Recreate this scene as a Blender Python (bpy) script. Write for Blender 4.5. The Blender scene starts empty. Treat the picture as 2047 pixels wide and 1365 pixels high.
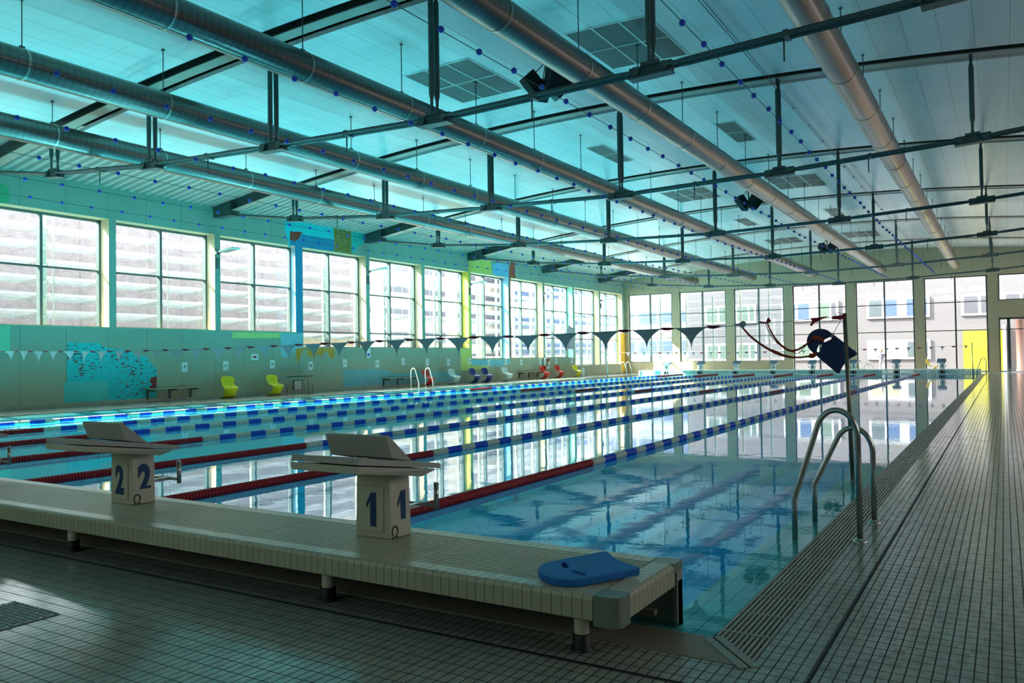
WORLD=14.0; SUN=42.0; EXPO=0.0; EXTF=.34; BASIN_E=.16; ROOF_FILL=330; FR=135; FS=260; FE=200
import bpy, math, random
from mathutils import Vector, Matrix
random.seed(7)
C = bpy.context.scene.collection
PI = math.pi

# ------------------------------------------------------------------ mesh helper
class MB:
    def __init__(s): s.v=[]; s.f=[]; s.sm=[]
    def add(s, vs, fs, smooth=False):
        n=len(s.v); s.v+= [tuple(p) for p in vs]
        s.f+= [tuple(i+n for i in f) for f in fs]; s.sm+= [smooth]*len(fs); return s
    def box(s,x0,x1,y0,y1,z0,z1):
        v=[(x0,y0,z0),(x1,y0,z0),(x1,y1,z0),(x0,y1,z0),(x0,y0,z1),(x1,y0,z1),(x1,y1,z1),(x0,y1,z1)]
        return s.add(v,[(3,2,1,0),(4,5,6,7),(0,1,5,4),(1,2,6,5),(2,3,7,6),(3,0,4,7)])
    def hexa(s,v):
        return s.add(v,[(3,2,1,0),(4,5,6,7),(0,1,5,4),(1,2,6,5),(2,3,7,6),(3,0,4,7)])
    def rbox(s,c,size,rot=(0,0,0)):
        from mathutils import Euler
        M=Euler(rot).to_matrix(); c=Vector(c); a,b,d=[q/2 for q in size]
        v=[c+M@Vector(p) for p in [(-a,-b,-d),(a,-b,-d),(a,b,-d),(-a,b,-d),(-a,-b,d),(a,-b,d),(a,b,d),(-a,b,d)]]
        return s.hexa(v)
    def tube(s,pts,r,n=10,caps=True,closed=False):
        pts=[Vector(p) for p in pts]; m=len(pts); rr=r if isinstance(r,(list,tuple)) else [r]*m
        base=len(s.v); prev=None; vs=[]
        for i,p in enumerate(pts):
            if closed: t=(pts[(i+1)%m]-pts[i-1])
            else: t=pts[min(i+1,m-1)]-pts[max(i-1,0)]
            t.normalize()
            if prev is None:
                a=Vector((0,0,1)) if abs(t.z)<.9 else Vector((1,0,0))
                u=t.cross(a).normalized()
            else: u=(prev-t*prev.dot(t)).normalized()
            prev=u; w=t.cross(u)
            for k in range(n):
                an=2*PI*k/n; vs.append(p+(u*math.cos(an)+w*math.sin(an))*rr[i])
        fs=[]
        for i in range(m if closed else m-1):
            j=(i+1)%m
            for k in range(n):
                l=(k+1)%n; fs.append((i*n+k,j*n+k,j*n+l,i*n+l))
        s.add(vs,fs,True)
        if caps and not closed:
            s.f.append(tuple(base+k for k in range(n))); s.sm.append(False)
            s.f.append(tuple(base+(m-1)*n+k for k in reversed(range(n)))); s.sm.append(False)
        return s
    def lathe(s,prof,c=(0,0,0),axis='z',n=16,smooth=True):
        vs=[]; c=Vector(c)
        for (r,h) in prof:
            for k in range(n):
                a=2*PI*k/n; x,y=r*math.cos(a),r*math.sin(a)
                p={'z':(x,y,h),'y':(x,h,-y),'x':(h,x,y)}[axis]; vs.append(c+Vector(p))
        fs=[]
        for i in range(len(prof)-1):
            for k in range(n):
                l=(k+1)%n; fs.append((i*n+k,i*n+l,(i+1)*n+l,(i+1)*n+k))
        return s.add(vs,fs,smooth)
    def prism(s,poly,axis,a,b):
        """poly: 2-D points; axis x: (y,z), y: (x,z), z: (x,y)"""
        def P(p,t): return {'x':(t,p[0],p[1]),'y':(p[0],t,p[1]),'z':(p[0],p[1],t)}[axis]
        n=len(poly); vs=[P(p,a) for p in poly]+[P(p,b) for p in poly]
        fs=[tuple(range(n)),tuple(reversed(range(n,2*n)))]+[(i,i+n,(i+1)%n+n,(i+1)%n) for i in range(n)]
        return s.add(vs,fs)
    def sphere(s,c,r,seg=10,rings=6,sc=(1,1,1)):
        vs=[];fs=[]
        for i in range(1,rings):
            th=PI*i/rings
            for k in range(seg):
                a=2*PI*k/seg; vs.append((c[0]+r*sc[0]*math.sin(th)*math.cos(a),c[1]+r*sc[1]*math.sin(th)*math.sin(a),c[2]+r*sc[2]*math.cos(th)))
        for i in range(rings-2):
            for k in range(seg):
                l=(k+1)%seg; fs.append((i*seg+k,(i+1)*seg+k,(i+1)*seg+l,i*seg+l))
        t=len(vs); vs+=[(c[0],c[1],c[2]+r*sc[2]),(c[0],c[1],c[2]-r*sc[2])]
        for k in range(seg):
            l=(k+1)%seg; fs.append((t,k,l)); fs.append((t+1,(rings-2)*seg+l,(rings-2)*seg+k))
        return s.add(vs,fs,True)
    def grid(s,fn,nu,nv,smooth=True):
        vs=[fn(i/nu,j/nv) for i in range(nu+1) for j in range(nv+1)]
        fs=[(i*(nv+1)+j,(i+1)*(nv+1)+j,(i+1)*(nv+1)+j+1,i*(nv+1)+j+1) for i in range(nu) for j in range(nv)]
        return s.add(vs,fs,smooth)
    def build(s,name,mat,parent=None,loc=None,fixn=False,bevel=0):
        me=bpy.data.meshes.new(name); me.from_pydata(s.v,[],s.f)
        me.polygons.foreach_set('use_smooth',s.sm)
        me.validate(); me.update()
        if fixn:
            import bmesh
            bm=bmesh.new(); bm.from_mesh(me); bmesh.ops.recalc_face_normals(bm,faces=bm.faces); bm.to_mesh(me); bm.free()
        o=bpy.data.objects.new(name,me); C.objects.link(o)
        for m in (mat if isinstance(mat,(list,tuple)) else [mat]): me.materials.append(m)
        if parent: o.parent=parent
        if loc: o.location=loc
        if bevel:
            b=o.modifiers.new('bevel','BEVEL'); b.width=bevel; b.segments=2; b.limit_method='ANGLE'
        return o

def tag(o,label=None,cat=None,group=None,kind=None):
    if label: o['label']=label
    if cat: o['category']=cat
    if group: o['group']=group
    if kind: o['kind']=kind
    return o
def empty(name,loc=(0,0,0),rz=0,label=None,cat=None,group=None):
    o=bpy.data.objects.new(name,None); C.objects.link(o); o.location=loc; o.rotation_euler=(0,0,rz); o.empty_display_size=.1
    return tag(o,label,cat,group)
def kids(o): return [c for c in bpy.data.objects if c.parent==o]
def copy_tree(o,parent=None,ch=None):
    c=o.copy(); C.objects.link(c); c.parent=parent
    for k in kids(o): copy_tree(k,c)
    return c
def struct(mb,name,mat,**k):
    o=mb.build(name,mat,**k); o['kind']='structure'; return o

# 2-D outline with holes -> plate mesh (curve fill), in local XY, thickness along Z
def plate_mesh(name,outer,holes,th,bev=0.0):
    import bmesh
    bm=bmesh.new(); es=[]
    for ring in [outer]+holes:
        vs=[bm.verts.new((p[0],p[1],-th/2)) for p in ring]
        es+=[bm.edges.new((vs[i],vs[(i+1)%len(vs)])) for i in range(len(vs))]
    bmesh.ops.triangle_fill(bm,use_beauty=True,use_dissolve=False,edges=es)
    r=bmesh.ops.extrude_face_region(bm,geom=list(bm.faces))
    bmesh.ops.translate(bm,verts=[v for v in r['geom'] if isinstance(v,bmesh.types.BMVert)],vec=(0,0,th))
    bmesh.ops.recalc_face_normals(bm,faces=bm.faces)
    if bev:
        ed=[e for e in bm.edges if len(e.link_faces)==2 and e.calc_face_angle(0)>.9]
        bmesh.ops.bevel(bm,geom=ed,offset=bev,segments=2,affect='EDGES',profile=.6)
    me=bpy.data.meshes.new(name); bm.to_mesh(me); bm.free(); return me
def mesh_obj(name,me,mat,parent=None):
    o=bpy.data.objects.new(name,me); C.objects.link(o); me.materials.clear(); me.materials.append(mat)
    if parent: o.parent=parent
    return o
def text_obj(name,txt,size,mat,parent,loc,rot,sx=1.0,offset=0.0,ext=.001):
    cu=bpy.data.curves.new(name,'FONT'); cu.body=txt; cu.size=size; cu.align_x='CENTER'; cu.align_y='CENTER'; cu.extrude=ext; cu.offset=offset
    o=bpy.data.objects.new(name,cu); C.objects.link(o); dg=bpy.context.evaluated_depsgraph_get(); dg.update()
    me=bpy.data.meshes.new_from_object(o.evaluated_get(dg)); bpy.data.objects.remove(o)
    t=mesh_obj(name,me,mat,parent); t.location=loc; t.rotation_euler=rot; t.scale=(sx,1,1); return t

# ------------------------------------------------------------------ materials
def lin(c):
    return tuple(((q/255)/12.92 if q/255<=.04045 else ((q/255+.055)/1.055)**2.4) for q in c)+(1,)
class NT:
    def __init__(s,name):
        s.m=bpy.data.materials.new(name); s.m.use_nodes=True; s.t=s.m.node_tree; s.n=s.t.nodes
        s.b=s.n['Principled BSDF']; s.out=s.n['Material Output']
    def new(s,k,**a):
        n=s.n.new('ShaderNode'+k)
        for x,y in a.items(): setattr(n,x,y)
        return n
    def link(s,a,b): s.t.links.new(a,b)
    def set(s,inp,val):
        if hasattr(val,'is_output') or hasattr(val,'links'): s.link(val,inp)
        else: inp.default_value=val
    def math(s,op,a,b=None,c=None,clamp=False):
        n=s.new('Math',operation=op,use_clamp=clamp); s.set(n.inputs[0],a)
        if b is not None: s.set(n.inputs[1],b)
        if c is not None: s.set(n.inputs[2],c)
        return n.outputs[0]
    def mix(s,f,a,b,blend='MIX'):
        n=s.new('Mix',data_type='RGBA',blend_type=blend); s.set(n.inputs[0],f); s.set(n.inputs[6],a); s.set(n.inputs[7],b); return n.outputs[2]
    def pos(s):
        if not hasattr(s,'_p'):
            g=s.new('NewGeometry'); x=s.new('SeparateXYZ'); s.link(g.outputs['Position'],x.inputs[0]); s._p=(g.outputs['Position'],x.outputs[0],x.outputs[1],x.outputs[2])
        return s._p
    def obj(s):
        g=s.new('TexCoord'); x=s.new('SeparateXYZ'); s.link(g.outputs['Object'],x.inputs[0]); return (g.outputs['Object'],x.outputs[0],x.outputs[1],x.outputs[2])
    def noise(s,vec,scale,detail=3,rough=.5,sv=None):
        if sv:
            mp=s.new('Mapping'); s.link(vec,mp.inputs[0]); mp.inputs['Scale'].default_value=sv; vec=mp.outputs[0]
        n=s.new('TexNoise'); s.link(vec,n.inputs['Vector']); n.inputs['Scale'].default_value=scale; n.inputs['Detail'].default_value=detail; n.inputs['Roughness'].default_value=rough
        return n.outputs['Fac']
    def ramp(s,f,stops):
        n=s.new('ValToRGB'); s.set(n.inputs[0],f); e=n.color_ramp.elements
        while len(e)<len(stops): e.new(.5)
        for i,(p,c) in enumerate(stops): e[i].position=p; e[i].color=c
        return n.outputs[0]
    def line(s,co,period,width,phase=0.0):
        """1 inside a joint of given width every period"""
        a=s.math('ADD',co,-phase+1000*period); a=s.math('MODULO',a,period); a=s.math('SUBTRACT',a,period/2); a=s.math('ABSOLUTE',a)
        return s.math('GREATER_THAN',a,period/2-width/2)
    def bump(s,h,dist=.01,strength=1.0):
        n=s.new('Bump'); n.inputs['Distance'].default_value=dist; n.inputs['Strength'].default_value=strength; s.link(h,n.inputs['Height']); s.link(n.outputs[0],s.b.inputs['Normal']); return n.outputs[0]
    def col(s,c): s.set(s.b.inputs['Base Color'],c)
    def rough(s,r): s.set(s.b.inputs['Roughness'],r)
HAZE=1.0
def simple(name,c,rough=.5,metal=0,var=.06,scale=4,emit=0,spec=.5):
    t=NT(name); c=lin(c); p=t.new('TexCoord').outputs['Object']
    n=t.noise(p,scale,3)
    d=tuple(q*(1-2*var) for q in c[:3])+(1,); e=tuple(min(1,q*(1+2*var)) for q in c[:3])+(1,)
    col=t.mix(n,d,e); t.col(col); t.rough(rough); t.b.inputs['Metallic'].default_value=metal
    t.b.inputs['Specular IOR Level'].default_value=spec
    if emit: t.set(t.b.inputs['Emission Color'],c); t.b.inputs['Emission Strength'].default_value=emit
    return t.m

M={}
# deck mosaic
def mosaic(name,px,py,base,grout,rough=.22,w=.004,ph=(0,0),rowvar=.10,spec=.5,axis='xy'):
    t=NT(name); P,x,y,z=t.pos()
    if axis=='yz': x,y=y,z
    if axis=='xz': y=z
    g=t.math('MAXIMUM',t.line(x,px,w,ph[0]),t.line(y,py,w,ph[1]))
    # per tile variation
    fx=t.math('FLOOR',t.math('DIVIDE',t.math('ADD',x,-ph[0]+px/2),px)); fy=t.math('FLOOR',t.math('DIVIDE',t.math('ADD',y,-ph[1]+py/2),py))
    cb=t.new('CombineXYZ'); t.link(fx,cb.inputs[0]); t.link(fy,cb.inputs[1])
    wn=t.new('TexWhiteNoise'); t.link(cb.outputs[0],wn.inputs['Vector'])
    b=lin(base); lo=tuple(q*(1-rowvar) for q in b[:3])+(1,); hi=tuple(q*(1+rowvar) for q in b[:3])+(1,)
    c=t.mix(wn.outputs['Value'],lo,hi)
    dirt=t.noise(P,1.3,4,.6); c=t.mix(t.math('MULTIPLY',dirt,.35),c,tuple(q*.55 for q in b[:3])+(1,))
    c=t.mix(g,c,lin(grout)); t.col(c)
    t.rough(t.math('ADD',t.math('MULTIPLY',g,.5),t.math('ADD',rough,t.math('MULTIPLY',t.noise(P,2.2,3),.12))))
    h=t.math('SUBTRACT',t.math('MULTIPLY',t.noise(P,24,2),.25),g)
    t.bump(h,.0012,.3); t.b.inputs['Specular IOR Level'].default_value=spec
    return t.m
M['deck']=mosaic('deck mosaic tile',.0502,.0925,(164,168,153),(30,28,24),.09,.0062,(.034-.0251,.02),.12)
M['beach']=mosaic('pool rim tile',.125,.25,(186,196,180),(58,62,56),.25,.005,(-1.24,.1))
M['plat_face']=mosaic('grip tile',.0502,.3,(168,166,142),(50,46,36),.25,.004)
M['plat']=simple('cream platform tile',(182,178,150),.28,0,.08,2)
M['skirt']=mosaic('skirting tile',.1,.1,(170,170,150),(90,88,75),.3,.005,(0,.02),axis='yz')

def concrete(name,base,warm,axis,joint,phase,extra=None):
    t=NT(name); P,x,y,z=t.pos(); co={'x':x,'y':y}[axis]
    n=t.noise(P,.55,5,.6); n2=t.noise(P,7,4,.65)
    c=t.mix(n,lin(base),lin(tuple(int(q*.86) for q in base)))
    # lower part fades to the warm tone
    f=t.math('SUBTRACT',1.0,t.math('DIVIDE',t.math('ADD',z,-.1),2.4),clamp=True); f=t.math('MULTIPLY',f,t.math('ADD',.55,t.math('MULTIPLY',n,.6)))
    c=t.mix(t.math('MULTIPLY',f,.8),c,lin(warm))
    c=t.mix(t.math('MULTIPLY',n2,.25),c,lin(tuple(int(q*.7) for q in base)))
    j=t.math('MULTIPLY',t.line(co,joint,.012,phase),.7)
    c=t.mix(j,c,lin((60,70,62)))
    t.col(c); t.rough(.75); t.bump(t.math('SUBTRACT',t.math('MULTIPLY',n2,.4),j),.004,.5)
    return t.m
M['wall_left']=concrete('concrete with teal light tint',(152,186,168),(204,184,146),'y',1.4383,13.43)  # teal light off the water painted into the upper colour, fading lower down
M['wall_end']=concrete('pale board concrete',(206,198,166),(214,196,158),'x',1.41,-.3)
M['wall_plain']=concrete('grey concrete',(120,122,112),(110,104,90),'x',1.5,0)
M['reveal']=simple('cream reveal',(212,200,164),.7)

def paint(name,c,var=.08,scale=1.2,rough=.6): return simple(name,c,rough,0,var,scale)

# ceiling panel
t=NT('ceiling panel'); P,x,y,z=t.pos()
a=t.line(x,.632,.010,-12.4); b=t.line(y,1.26,.008,15.5)
g=t.math('MAXIMUM',a,t.math('MULTIPLY',b,.55))
fx=t.math('FLOOR',t.math('DIVIDE',t.math('ADD',x,12.4+.316),.632)); fy=t.math('FLOOR',t.math('DIVIDE',t.math('ADD',y,-15.5+.63),1.26))
cb=t.new('CombineXYZ'); t.link(fx,cb.inputs[0]); t.link(fy,cb.inputs[1]); wn=t.new('TexWhiteNoise'); t.link(cb.outputs[0],wn.inputs['Vector'])
c=t.mix(wn.outputs['Value'],lin((222,228,226)),lin((232,236,234))); c=t.mix(t.math('MULTIPLY',g,.75),c,lin((70,84,84))); t.col(c)
t.rough(.33); t.b.inputs['Specular IOR Level'].default_value=.6; M['ceiling']=t.m
# corrugated deck
M['deck_roof']=simple('galvanised roof sheet',(176,184,178),.42,.25,.05)
M['steel']=simple('dark green steel',(66,90,88),.42,.3,.08)
M['shade']=simple('dark roof shade',(24,34,36),.8)
M['beam']=simple('painted roof beam',(74,86,82),.5,.15,.05)
M['flange']=simple('lit beam underside',(160,158,146),.45,.1,.05)  # beam steel again, with reflected light put into a lighter colour
M['black']=simple('black rubber',(20,22,22),.5)
M['white']=simple('white plastic',(225,228,222),.4)
M['alu']=simple('anodised frame',(92,112,108),.42,.35,.04)
M['alu_dark']=simple('dark window frame',(62,74,76),.4,.35,.04)
M['chrome']=simple('brushed stainless steel',(178,180,172),.24,.92,.05,9)
# duct
t=NT('spiral duct sheet'); P,x,y,z=t.pos()
l=t.line(y,.148,.008,0); n=t.noise(P,1.1,2,.5,(1,.25,1))
c=t.mix(n,lin((112,108,104)),lin((142,134,126))); c=t.mix(t.math('MULTIPLY',l,.75),c,lin((40,42,44)))
t.col(c); t.b.inputs['Metallic'].default_value=.9; t.rough(t.math('ADD',.27,t.math('MULTIPLY',n,.1)))
t.bump(t.math('MULTIPLY',l,-1),.004,.5); M['duct']=t.m
M['ring']=simple('bright duct clamp',(190,186,172),.3,.8)
# grille
t=NT('ceiling grille mesh'); P,x,y,z=t.pos()
g=t.math('MAXIMUM',t.line(x,.04,.012),t.line(y,.04,.012)); t.col(t.mix(g,lin((26,48,46)),lin((62,92,88)))); t.rough(.5); M['grille']=t.m
# glass
def schlick(t,f0,nrm=None):
    g=t.new('NewGeometry'); d=t.new('VectorMath',operation='DOT_PRODUCT'); t.link(g.outputs['Incoming'],d.inputs[0]); t.link(nrm if nrm is not None else g.outputs['Normal'],d.inputs[1])
    a=t.math('SUBTRACT',1.0,t.math('ABSOLUTE',d.outputs['Value']),clamp=True)
    return t.math('ADD',f0,t.math('MULTIPLY',1-f0,t.math('POWER',a,5.0)))
def glass(name,tint,rough=0.0,facing=.12,trans=1.0,haze=0.0,hazecol=(220,235,228)):
    t=NT(name); t.n.remove(t.b)
    tr=t.new('BsdfTransparent'); tr.inputs[0].default_value=tint
    gl=t.new('BsdfGlossy'); gl.inputs['Roughness'].default_value=rough; gl.inputs[0].default_value=(1,1,1,1)
    fr=schlick(t,.04)
    mx=t.new('MixShader'); t.link(t.math('MULTIPLY',fr,facing*16,clamp=True),mx.inputs[0]); t.link(tr.outputs[0],mx.inputs[1]); t.link(gl.outputs[0],mx.inputs[2])
    last=mx
    if haze:
        df=t.new('BsdfDiffuse'); hz=tuple(q*EXTF for q in lin(hazecol)[:3])+(1,); df.inputs[0].default_value=hz; tl=t.new('BsdfTranslucent'); tl.inputs[0].default_value=hz
        ad=t.new('MixShader'); ad.inputs[0].default_value=.5; t.link(df.outputs[0],ad.inputs[1]); t.link(tl.outputs[0],ad.inputs[2])
        m2=t.new('MixShader'); m2.inputs[0].default_value=haze; t.link(mx.outputs[0],m2.inputs[1]); t.link(ad.outputs[0],m2.inputs[2]); last=m2
    t.link(last.outputs[0],t.out.inputs[0]); return t.m
M['glass']=glass('window glass',(.93,.97,.96,1),0,.05)
M['louvre']=glass('green louvre glass',(.84,.95,.91,1),.05,.06,haze=.20,hazecol=(132,166,150))
M['louvre_b']=glass('blue louvre glass',(.80,.88,.92,1),.05,.06,haze=.16,hazecol=(190,210,225))
# water
t=NT('pool water'); t.n.remove(t.b); P,x,y,z=t.pos()
n1=t.noise(P,2.6,2,.5,(1,1,1)); n2=t.noise(P,22,2,.5)
h=t.math('ADD',n1,t.math('MULTIPLY',n2,.10))
bp=t.new('Bump'); bp.inputs['Distance'].default_value=.0022; bp.inputs['Strength'].default_value=.5; t.link(h,bp.inputs['Height'])
fr=schlick(t,.02,bp.outputs[0])
gl=t.new('BsdfGlossy'); gl.inputs['Roughness'].default_value=0.015; t.link(bp.outputs[0],gl.inputs['Normal'])
tr=t.new('BsdfTransparent'); tr.inputs[0].default_value=(.42,.88,.95,1)
mx=t.new('MixShader'); t.link(fr,mx.inputs[0]); t.link(tr.outputs[0],mx.inputs[1]); t.link(gl.outputs[0],mx.inputs[2]); t.link(mx.outputs[0],t.out.inputs[0]); M['water']=t.m
# basin : turquoise mosaic with an added glow that tints the roof

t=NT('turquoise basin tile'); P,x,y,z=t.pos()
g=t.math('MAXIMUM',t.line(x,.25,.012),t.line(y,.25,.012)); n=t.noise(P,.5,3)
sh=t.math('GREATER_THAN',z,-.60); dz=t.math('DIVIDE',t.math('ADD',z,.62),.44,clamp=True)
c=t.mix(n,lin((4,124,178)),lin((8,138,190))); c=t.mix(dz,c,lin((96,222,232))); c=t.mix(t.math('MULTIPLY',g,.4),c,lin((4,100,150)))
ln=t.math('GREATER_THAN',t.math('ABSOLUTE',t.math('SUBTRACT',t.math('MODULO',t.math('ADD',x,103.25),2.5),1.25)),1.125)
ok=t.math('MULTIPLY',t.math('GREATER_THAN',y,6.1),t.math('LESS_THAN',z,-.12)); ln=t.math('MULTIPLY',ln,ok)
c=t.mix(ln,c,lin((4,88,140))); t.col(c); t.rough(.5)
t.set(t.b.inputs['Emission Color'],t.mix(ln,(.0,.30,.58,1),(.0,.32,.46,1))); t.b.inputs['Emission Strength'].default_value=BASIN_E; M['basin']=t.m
M['ychair']=simple('yellow moulded plastic',(255,224,16),.3); M['rchair']=simple('red moulded plastic',(214,44,24),.3)
M['bchair']=simple('blue moulded plastic',(30,46,130),.3); M['wchair']=simple('white moulded plastic',(206,220,212),.3)
M['blue_ink']=simple('navy print',(14,58,104),.5); M['black_ink']=simple('black print',(14,18,18),.5)
M['red']=simple('red float plastic',(168,22,30),.35); M['blue']=simple('blue float plastic',(18,84,215),.35); M['pale']=simple('white float plastic',(220,230,208),.4)
M['pole']=simple('dull steel tube',(112,108,92),.35,.7)
M['cable']=simple('steel cable',(70,76,76),.4,.6)
M['ball']=simple('blue ball plastic',(26,70,190),.3)
M['flag_grey']=simple('grey bunting cloth',(150,166,166),.8); M['flag_red']=simple('red bunting cloth',(150,18,36),.7)
M['strap']=simple('rust orange webbing',(164,58,22),.7); M['foam']=simple('navy foam board',(6,44,94),.55); M['foam2']=simple('blue foam board',(8,112,190),.5)
M['foam_dark']=simple('dark foam core',(10,20,32),.7)
M['timber']=simple('bench timber',(176,166,130),.55,0,.12,9)
M['block']=simple('cream start block',(208,200,176),.45); M['block_grey']=simple('grey grip plate',(176,172,160),.6,0,.05,30)
M['block_haze']=simple('haze tinted start block',(226,240,238),.45); M['plate_haze']=simple('haze tinted grip plate',(72,104,130),.6)  # far copies of the blocks, haze tint put into the colour
M['bulk']=simple('pale bulkhead plastic',(206,236,224),.45); M['paper']=simple('white paper sign',(226,236,232),.6)
M['blackish']=simple('matt black',(12,16,16),.8)  # plain black for channel, joints, roof cover, speakers and recesses
# ------------------------------------------------------------------ camera
cam=bpy.data.cameras.new('camera'); co=bpy.data.objects.new('camera',cam); C.objects.link(co); bpy.context.scene.camera=co
yaw,pitch,roll,F,H=.5461,.0202,-.0146,1619.46,1.3683
cy,sy=math.cos(yaw),math.sin(yaw)
fw=Vector((-sy*math.cos(pitch),cy*math.cos(pitch),math.sin(pitch))); r0=Vector((cy,sy,0)); u0=r0.cross(fw)
rt=r0*math.cos(roll)+u0*math.sin(roll); up=-r0*math.sin(roll)+u0*math.cos(roll)
mt=Matrix((rt,up,-fw)).transposed().to_4x4(); mt.translation=Vector((0,0,H)); co.matrix_world=mt
cam.sensor_width=36; cam.lens=F/2047*36; cam.clip_end=500; cam.clip_start=.05

XW,YE,XR,YF=-25.88,60.0,7.5,-5.0
XGO,XGI=-.98,-1.24           # right gutter: outer / inner edge
XLI,XLO=-22.9,-23.18         # left gutter
YGI,YGO=3.87,3.57            # near gutter
YFE=56.7                     # far water edge
W0,WP,WW=12.285,4.315,4.065  # left-wall windows: first start, pitch, width
ZT=6.29
sills=[2.59]*3+[1.94]*3+[1.32]*3+[.75]*2

# ------------------------------------------------------------------ floor, basin, water
fl=MB()
def quad(mb,x0,x1,y0,y1,z=0.0): mb.add([(x0,y0,z),(x1,y0,z),(x1,y1,z),(x0,y1,z)],[(0,1,2,3)])
quad(fl,XGO,XR,YF,YE); quad(fl,XW,XGO,YF,YGO); quad(fl,XW,XLO,YGO,YE); quad(fl,XLO,XGO,YFE+.3,YE)
struct(fl,'floor',M['deck'])
# gutter channel below the gratings
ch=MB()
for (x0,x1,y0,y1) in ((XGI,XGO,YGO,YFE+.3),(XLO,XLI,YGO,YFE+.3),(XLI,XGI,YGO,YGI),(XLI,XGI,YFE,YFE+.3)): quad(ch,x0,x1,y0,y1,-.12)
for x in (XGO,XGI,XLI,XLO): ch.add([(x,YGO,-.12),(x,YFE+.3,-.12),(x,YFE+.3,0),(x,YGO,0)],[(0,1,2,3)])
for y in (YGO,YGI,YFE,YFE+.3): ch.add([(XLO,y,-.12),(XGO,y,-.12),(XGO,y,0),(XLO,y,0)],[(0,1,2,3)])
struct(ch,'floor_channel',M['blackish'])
# joints in the deck
jt=MB(); quad(jt,-.738,-.722,YF,YE,.0012); struct(jt,'floor_joint',M['blackish'])
jt=MB(); quad(jt,XW,-.73,3.262,3.282,.0012); struct(jt,'floor_joint',M['blackish'])
# basin with sloping rims
bs=MB(); rim=MB(); D=-2.0
xr2,xl2,yn2,yf2=XGI-.36,XLI+.36,YGI+.36,YFE-.3
rim.add([(XGI,YGI,-.006),(XGI,YFE,-.006),(xr2,yf2,-.07),(xr2,yn2,-.07)],[(0,1,2,3)])
rim.add([(XLI,YGI,-.006),(XLI,YFE,-.006),(xl2,yf2,-.07),(xl2,yn2,-.07)],[(3,2,1,0)])
rim.add([(XLI,YGI,-.006),(XGI,YGI,-.006),(xr2,yn2,-.07),(xl2,yn2,-.07)],[(0,1,2,3)])
rim.add([(XLI,YFE,-.006),(XGI,YFE,-.006),(xr2,yf2,-.07),(xl2,yf2,-.07)],[(3,2,1,0)])
struct(rim,'floor_rim',M['beach'])
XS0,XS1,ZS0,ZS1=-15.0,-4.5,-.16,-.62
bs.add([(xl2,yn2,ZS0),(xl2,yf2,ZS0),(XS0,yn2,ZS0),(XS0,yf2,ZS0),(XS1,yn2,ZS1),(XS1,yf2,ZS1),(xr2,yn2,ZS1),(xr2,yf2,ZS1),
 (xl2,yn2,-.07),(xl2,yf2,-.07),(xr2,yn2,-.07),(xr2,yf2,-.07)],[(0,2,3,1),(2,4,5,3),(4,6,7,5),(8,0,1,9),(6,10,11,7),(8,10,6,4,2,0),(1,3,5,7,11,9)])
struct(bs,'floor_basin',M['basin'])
wt=MB(); quad(wt,XLI,XGI,YGI,YFE,-.004)
struct(wt,'water',M['water'])
# gratings
gm=simple('grey grating plastic',(150,152,138),.35,0,.06,3)
def grate(name,x0,x1,y0,y1,along,nb,cross,label):
    m=MB()
    if along=='y':
        p=(x1-x0)/nb
        for i in range(nb):
            cx=x0+p*(i+.5); m.box(cx-p*.30,cx+p*.30,y0,y1,-.018,.004)
        y=y0+.1
        while y<y1: m.box(x0,x1,y-.006,y+.006,-.018,.0055); y+=cross
    else:
        p=(y1-y0)/nb
        for i in range(nb):
            c_=y0+p*(i+.5); m.box(x0,x1,c_-p*.36,c_+p*.36,-.018,.004)
        x=x0+.1
        while x<x1: m.box(x-.006,x+.006,y0,y1,-.018,.003); x+=cross
    o=m.build(name,gm); tag(o,label,'grating'); return o
def mitre(mb): pass
# right-hand strip with mitred near end
m=MB(); nb=10; p=(XGO-XGI)/nb
for i in range(nb):
    cx=XGI+p*(i+.5); y0=YGI-(cx-XGI)*(YGI-YGO)/(XGO-XGI)+.05; m.box(cx-p*.27,cx+p*.27,y0,YFE+.3,-.018,.004)
y=YGI+.12
while y<YFE: m.box(XGI,XGO,y-.008,y+.008,-.018,.0055); y+=.335
tag(m.build('overflow_grating',gm),'ribbed grey overflow grating along the right pool edge','grating')
m=MB(); nb=13; p=(YGI-YGO)/nb
for i in range(nb):
    c_=YGO+p*(i+.5); x1=XGI+(YGI-c_)*(XGO-XGI)/(YGI-YGO)-.05; m.box(XLI,x1,c_-p*.38,c_+p*.38,-.018,.004)
tag(m.build('overflow_grating',simple('beige grating plastic',(140,132,112),.4)),'fine slatted grating under the near start platform','grating')
grate('overflow_grating',XLO,XLI,YGO,YFE,'y',8,.5,'overflow grating along the left pool edge below the windows')
m=MB()
d=Vector((XGO-XGI,YGO-YGI,0)).normalized(); n_=Vector((-d.y,d.x,0))
for off in (-.028,.028):
    a=Vector((XGI,YGI,0))+n_*off*1.0; b=Vector((XGO,YGO,0))+n_*off
    q=[a-n_*.022,b-n_*.022,b+n_*.022,a+n_*.022]
    m.hexa([(v.x,v.y,-.01) for v in q]+[(v.x,v.y,.006) for v in q])
tag(m.build('corner_strip',simple('mitre strip',(136,146,130),.4)),'pair of flat mitre strips joining the gratings at the pool corner','strip')
# drain cover near the camera
m=MB(); m.box(-4.92,-4.46,2.08,2.52,.0005,.006)
for i in range(15):
    for j in range(15):
        x=-4.90+i*.03+(.015 if j%2 else 0); y=2.10+j*.029
        if x<-4.475: m.lathe([(.011,.006),(.010,.011),(.0,.012)],(x,y,0),n=6,smooth=False)
tag(m.build('drain_cover',simple('studded drain tile',(128,150,144),.3)),'studded square drain cover set in the floor tiles','drain cover')

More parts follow.
